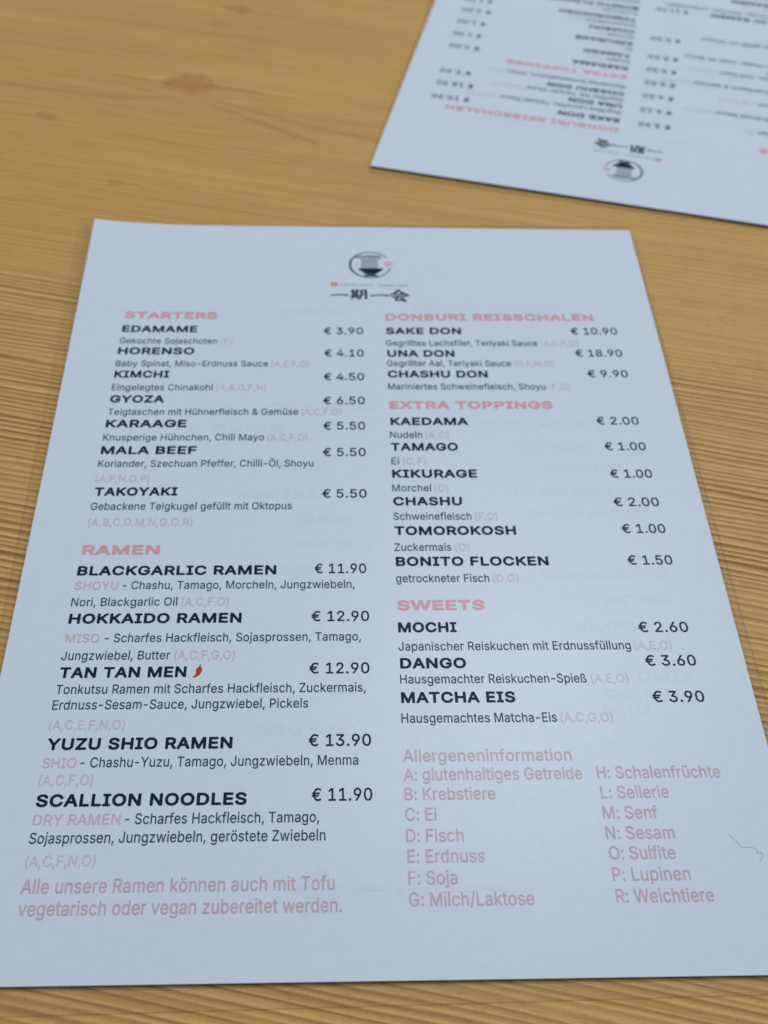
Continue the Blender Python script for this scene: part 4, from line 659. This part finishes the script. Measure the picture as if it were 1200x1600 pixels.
STYLE = {   # part name, font, cap height, ink
    'H': ('section_heading', HEAVY, 3.75, 'rose'),
    'N': ('dish_name', BOLD, 3.62, 'ink'),
    'D': ('dish_description', REGULAR, 3.05, 'ink_grey'),
    'A': ('allergen_code', REGULAR, 3.0, 'blush'),
    'B': ('broth_type', REGULAR, 3.0, 'blush_deep'),
    'P': ('price', FIGURES, 3.72, 'ink_price'),
    'V': ('vegetarian_note', REGULAR, 3.70, 'mauve'),
    'T': ('allergen_legend_title', REGULAR, 3.62, 'mauve'),
    'L': ('allergen_legend_entry', REGULAR, 3.62, 'mauve'),
}
GHOST = [('MATCHA LATTE ICE', 141, 186.3, 176.6), ('YUZU TEE', 154, 176.8, 176.9), ('OKINAWA', 160.8, 167, 186),
         ('GRUENER TEE MI', 149.8, 156.3, 193.2), ('SENCHA KANNE', 153.4, 147, 192.7), ('ERFRISCHUNGEN', 155.2, 122.8, 193.3),
         ('EISTEE', 172.8, 112.7, 192.5), ('SPRUDEL', 159.5, 102.7, 180.7), ('LIMO', 178.3, 85.3, 193), ('INGWER', 166.9, 79.2, 181.3),
         ('KAFFEE', 166.2, 74.5, 179.6), ('KALT UND W', 61.5, 154.7, 86), ('LASSI', 80.5, 144.3, 98.1), ('ROTWEIN', 80.7, 134.1, 98),
         ('MINZE', 76.7, 124.3, 88.7), ('HAUSGEM', 72.5, 166.9, 87.7), ('LADY MINT', 70.3, 68.3, 98), ('GLAS', 90.4, 81.6, 98),
         ('SOFTDRINK', 72, 245.4, 98.2), ('HEISSE SCHO', 71.6, 194.9, 106.7), ('SIRUP', 52.6, 184.5, 75.5),
         ('WASSER', 121, 247.8, 147.6), ('WEISSWEIN', 150.5, 248.2, 177.3)]

def sheet_grid(x0, x1, y0, y1, nx, ny, ztop, zbot, warp, hole=None):
    """thin slab on a grid following lift(); returns verts, top+bottom faces, rim faces"""
    xs = [x0 + (x1 - x0) * i / nx for i in range(nx + 1)]; ys = [y0 + (y1 - y0) * j / ny for j in range(ny + 1)]
    V = []
    for z in (ztop, zbot):
        for yy in ys:
            for xx in xs:
                a, b = warp(xx, yy); V.append((a, b, z + lift(a, b)))
    n = (nx + 1) * (ny + 1); T, E = [], []
    for j in range(ny):
        for i in range(nx):
            a = j * (nx + 1) + i
            T.append((a, a + 1, a + nx + 2, a + nx + 1)); T.append((n + a, n + a + nx + 1, n + a + nx + 2, n + a + 1))
    for i in range(nx):
        a = i; E.append((a, n + a, n + a + 1, a + 1))
        a = ny * (nx + 1) + i; E.append((a, a + 1, n + a + 1, n + a))
    for j in range(ny):
        a = j * (nx + 1); E.append((a, a + nx + 1, n + a + nx + 1, n + a))
        a = a + nx; E.append((a, n + a, n + a + nx + 1, a + nx + 1))
    return V, T, E

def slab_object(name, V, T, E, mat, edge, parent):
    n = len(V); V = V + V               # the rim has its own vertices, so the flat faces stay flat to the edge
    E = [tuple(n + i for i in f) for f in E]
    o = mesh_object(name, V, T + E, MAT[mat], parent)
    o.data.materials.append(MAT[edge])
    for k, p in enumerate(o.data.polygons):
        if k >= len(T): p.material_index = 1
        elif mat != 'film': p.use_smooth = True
    return o

def film_border(parent):
    """clear pouch margin round the paper, the pouch sitting a little askew on it"""
    th = math.radians(0.72); c, s = math.cos(th), math.sin(th)
    # pouch corners in paper coordinates
    ox, oy, fw, fh, rc = -1.75, -6.75, 216.2, 304.6, 3.0
    N = 10
    def outer(u):                      # perimeter parameter -> point (rounded corners)
        pts = []
        for cx, cy, a0 in ((fw - rc, rc, -90), (fw - rc, fh - rc, 0), (rc, fh - rc, 90), (rc, rc, 180)):
            pts.append([(cx + rc * math.cos(math.radians(a0 + 90 * k / 6)), cy + rc * math.sin(math.radians(a0 + 90 * k / 6))) for k in range(7)])
        return pts
    cor = outer(0)
    out = []
    sides = 40
    for q in range(4):                 # each corner's arc, then the side to the next corner
        out += cor[q]
        a, b = cor[q][-1], cor[(q + 1) % 4][0]
        out += [(a[0] + (b[0] - a[0]) * k / sides, a[1] + (b[1] - a[1]) * k / sides) for k in range(1, sides)]
    out = [(ox + x * c - y * s, oy + x * s + y * c) for x, y in out]
    # start: near right corner; inner loop = nearest point on the paper rim, tucked 0.4 mm under it
    def inner(x, y):
        e = 0.4
        px = min(max(x, e), PW - e); py = min(max(y, e), PH - e)
        d = [(px - e, 0), (PW - e - px, 1), (py - e, 2), (PH - e - py, 3)]
        if e < px < PW - e and e < py < PH - e:
            k = min(d)[1]
            px, py = [(e, py), (PW - e, py), (px, e), (px, PH - e)][k]
        return px, py
    inn = [inner(x, y) for x, y in out]
    n = len(out); n2 = 2 * n; V = []
    for z, ring in ((0.22, out), (0.30, inn), (0.08, out)):
        V += [(x, y, z + lift(x, y)) for x, y in ring]
    T, E = [], []
    for i in range(n):
        j = (i + 1) % n
        T.append((i, j, n + j, n + i))
        E.append((i, n2 + i, n2 + j, j))
    return slab_object('laminate_border', V, T, E, 'film', 'film_edge', parent)

def ellipse(cx, cy, rx, ry, n=40, a0=0, a1=360):
    return [(cx + rx * math.cos(math.radians(a0 + (a1 - a0) * k / n)), cy + ry * math.sin(math.radians(a0 + (a1 - a0) * k / n))) for k in range(n + (0 if a1 - a0 == 360 else 1))]

def make_menu():
    root = empty('menu_card')
    V, T, E = sheet_grid(0, PW, 0, PH, 42, 60, PAPER_Z, PAPER_Z - 0.68, lambda a, b: (a, b))
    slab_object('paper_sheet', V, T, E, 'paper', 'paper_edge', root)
    film_border(root)
    # emblem: brushed ring, open on the right, with bowl, noodles, chopsticks and a blossom
    cx, cy, r = 106.5, 272.9, 7.75
    pts, wd = [], []
    for k in range(71):
        a = 33 + (346 - 33) * k / 70
        pts.append((cx + r * math.cos(math.radians(a)), cy + r * math.sin(math.radians(a))))
        wd.append(0.50 + 0.42 * max(0.0, math.cos(math.radians(a - 185))) ** 1.2)
    ring = Sheet().strip(pts, wd).build('emblem', 'emblem_dark', root)
    bowl = Sheet().poly([(101.9, 270.75), (111.35, 270.85), (111.2, 270.1), (110.2, 268.9), (108.9, 267.7), (108.2, 267.2), (105.0, 267.15), (104.2, 267.7), (103.0, 268.9), (102.1, 270.0)])
    bowl.poly([(104.9, 266.95), (108.3, 267.0), (109.6, 266.1), (109.2, 265.95), (103.9, 265.9), (103.6, 266.05)])
    bowl.build('bowl', 'ink', ring)
    nd = Sheet()
    for k in range(7):
        x = 103.5 + 0.92 * k
        nd.strip([(x - 0.12, 276.5), (x + 0.1, 274.7), (x + 0.05, 272.8), (x - 0.2, 271.0)], [0.78, 0.7, 0.66, 0.78])
    nd.poly([(101.15, 272.2), (101.6, 272.1), (101.75, 272.5), (101.4, 272.85), (101.05, 272.6)])
    nd.build('noodles', 'emblem_grey', ring)
    ch = Sheet().strip([(100.5, 277.3), (104.0, 277.2), (111.0, 276.95)], [0.45, 0.6, 0.7])
    ch.build('chopsticks', 'emblem_grey', ring)
    ch = Sheet().strip([(100.6, 277.95), (103.2, 278.0), (106.5, 278.35), (110.6, 278.05)], [0.35, 0.55, 1.0, 0.7])
    ch.build('chopsticks', 'emblem_dark', ring)
    bl = Sheet()
    for k in range(6):
        a = math.radians(60 * k + 8); q = []
        for t, wdt in ((0.45, 0.25), (1.3, 0.62), (1.95, 0.3)):
            q.append((113.45 + t * math.cos(a), 273.65 + t * math.sin(a)))
        bl.strip(q, [0.3, 0.8, 0.3])
    bl.build('blossom', 'rose', ring)
    seal = Sheet()
    seal.strip([(91.6, 260.2), (94.0, 260.2)], [0.62, 0.62]); seal.strip([(91.6, 261.75), (94.0, 261.75)], [0.62, 0.62])
    seal.strip([(91.6, 260.98), (92.35, 260.98)], [0.75, 0.75]); seal.strip([(93.2, 260.98), (94.0, 260.98)], [0.75, 0.75])
    seal.build('seal_mark', 'red', root)
    Sheet().text('ICHI GO ICHI E', REGULAR, 94.7, 260.15, 107.4, 1.15).text('RAMEN BAR', REGULAR, 109.3, 259.95, 120.2, 1.15).build('tagline', 'emblem_grey', root)
    br = Sheet().outline(BRUSH['ichi'], 91.6, 251.9, 6.3, 5.4).outline(BRUSH['ki'], 98.75, 252.1, 6.3, 5.9)
    br.outline(BRUSH['ichi'], 106.3, 251.8, 6.4, 5.4).outline(BRUSH['kai'], 113.2, 251.3, 6.9, 6.6)
    br.build('brush_lettering', 'ink', root)
    # the printed lines
    for st, tx, x0, y, x1, sl in PRINT:
        name, font, cap, ink = STYLE[st]
        Sheet().text(tx, font, x0, y, x1, cap, sl).build(name, ink, root)
    # chili beside one dish
    c = Sheet().poly([(52.92, 85.38), (53.45, 86.1), (53.8, 86.9), (53.72, 87.7), (53.82, 88.35), (54.1, 88.8), (54.6, 88.98), (55.15, 88.85),
                      (55.42, 88.45), (55.4, 87.7), (55.15, 87.0), (54.75, 86.3), (54.15, 85.8), (53.5, 85.4)]).build('chili_icon', 'chili', root)
    Sheet().strip([(54.62, 88.75), (54.78, 89.3), (54.9, 89.8)], [0.5, 0.3, 0.25]).build('stem', 'stem', c)
    # back side showing through
    for tx, x0, y, x1 in GHOST:
        Sheet(0.025).text(tx, REGULAR, x0, y - 1.7, x1, 3.2, 0.0, True).build('show_through', 'ghost', root)
    for d, x0 in (('kai', 83.0), ('ichi', 97.0), ('ki', 110.4), ('ichi', 124.6)):
        V, F = parse(BRUSH[d]); gh = Sheet(0.025)
        gh.tri(V, [t[::-1] for t in F], lambda a, b, x0=x0: (x0 + (1 - a) * 12.0, 16.5 + b * 12.0))
        gh.build('show_through', 'ghost', root)
    return root

menu = make_menu()
describe(menu, 'laminated ramen menu lying upright in the foreground, its text sharp and readable', 'menu', 'laminated menus on the table')

def copy_thing(root):
    r = root.copy(); COL.objects.link(r)
    for ch in [o for o in bpy.data.objects if o.parent == root]:
        c = ch.copy(); COL.objects.link(c); c.parent = r
        for gch in [o for o in bpy.data.objects if o.parent == ch]:
            d = gch.copy(); COL.objects.link(d); d.parent = c
    return r
second = copy_thing(menu)
second.location = (SECOND[0] * MM, SECOND[1] * MM, 0.0001)
second.rotation_euler = (0, 0, SECOND[2])
describe(second, 'blurred laminated menu lying upside down behind, cut off by the frame', 'menu', 'laminated menus on the table')

# ------------------------------------------------------------------ small things on the near menu
def make_fibre():
    P = [(193.6, 36.4), (194.45, 35.2), (195.4, 34.4), (196.0, 32.8), (197.2, 32.7), (198.5, 32.9), (199.4, 32.5), (200.15, 31.7),
         (199.75, 31.2), (200.1, 31.0), (200.75, 31.55), (201.2, 30.8), (200.75, 29.7), (199.95, 28.85)]
    cu = bpy.data.curves.new('fibre', 'CURVE'); cu.dimensions = '3D'
    sp = cu.splines.new('NURBS'); sp.points.add(len(P) - 1)
    for q, (x, y) in zip(sp.points, P):
        q.co = (x * MM, y * MM, (PAPER_Z + 0.10 + lift(x, y)) * MM, 1)
    sp.use_endpoint_u = True; sp.order_u = 3; cu.bevel_depth = 0.036 * MM; cu.bevel_resolution = 1
    tmp = bpy.data.objects.new('tmp', cu); COL.objects.link(tmp)
    me = bpy.data.meshes.new_from_object(tmp.evaluated_get(bpy.context.evaluated_depsgraph_get()))
    bpy.data.objects.remove(tmp)
    me.name = 'fibre'; me.materials.clear(); me.materials.append(MAT['fibre'])
    o = bpy.data.objects.new('fibre', me); COL.objects.link(o)
    return describe(o, 'thin dark curled fibre lying on the near menu beside the allergen list', 'fibre')
make_fibre()

def make_glints_and_dust():
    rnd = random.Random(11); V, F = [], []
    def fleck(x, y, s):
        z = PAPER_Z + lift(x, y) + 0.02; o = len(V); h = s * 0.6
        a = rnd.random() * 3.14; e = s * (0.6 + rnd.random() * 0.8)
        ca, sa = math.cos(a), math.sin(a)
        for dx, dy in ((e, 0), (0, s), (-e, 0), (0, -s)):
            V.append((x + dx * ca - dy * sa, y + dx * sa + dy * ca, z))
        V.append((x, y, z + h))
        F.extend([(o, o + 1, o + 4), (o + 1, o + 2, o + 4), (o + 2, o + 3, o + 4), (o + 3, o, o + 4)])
    for k in range(2200):  # white flecks imitate light glinting off the grainy film
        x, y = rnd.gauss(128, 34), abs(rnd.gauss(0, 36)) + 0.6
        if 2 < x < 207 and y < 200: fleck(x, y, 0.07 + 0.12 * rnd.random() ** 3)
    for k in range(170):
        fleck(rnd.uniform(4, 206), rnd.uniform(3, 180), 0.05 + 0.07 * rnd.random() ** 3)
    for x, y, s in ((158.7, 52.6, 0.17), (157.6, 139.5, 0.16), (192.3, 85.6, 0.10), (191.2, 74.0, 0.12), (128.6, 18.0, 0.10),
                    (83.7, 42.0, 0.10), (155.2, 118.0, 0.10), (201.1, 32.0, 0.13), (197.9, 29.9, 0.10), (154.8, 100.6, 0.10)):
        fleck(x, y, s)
    o = mesh_object('glints_and_dust', V, F, MAT['glints_and_dust'])
    o['label'] = 'white flecks standing in for film glints, plus a few real specks, over the lower half of the near menu'; o['kind'] = 'stuff'; o['category'] = 'glints_and_dust'
make_glints_and_dust()
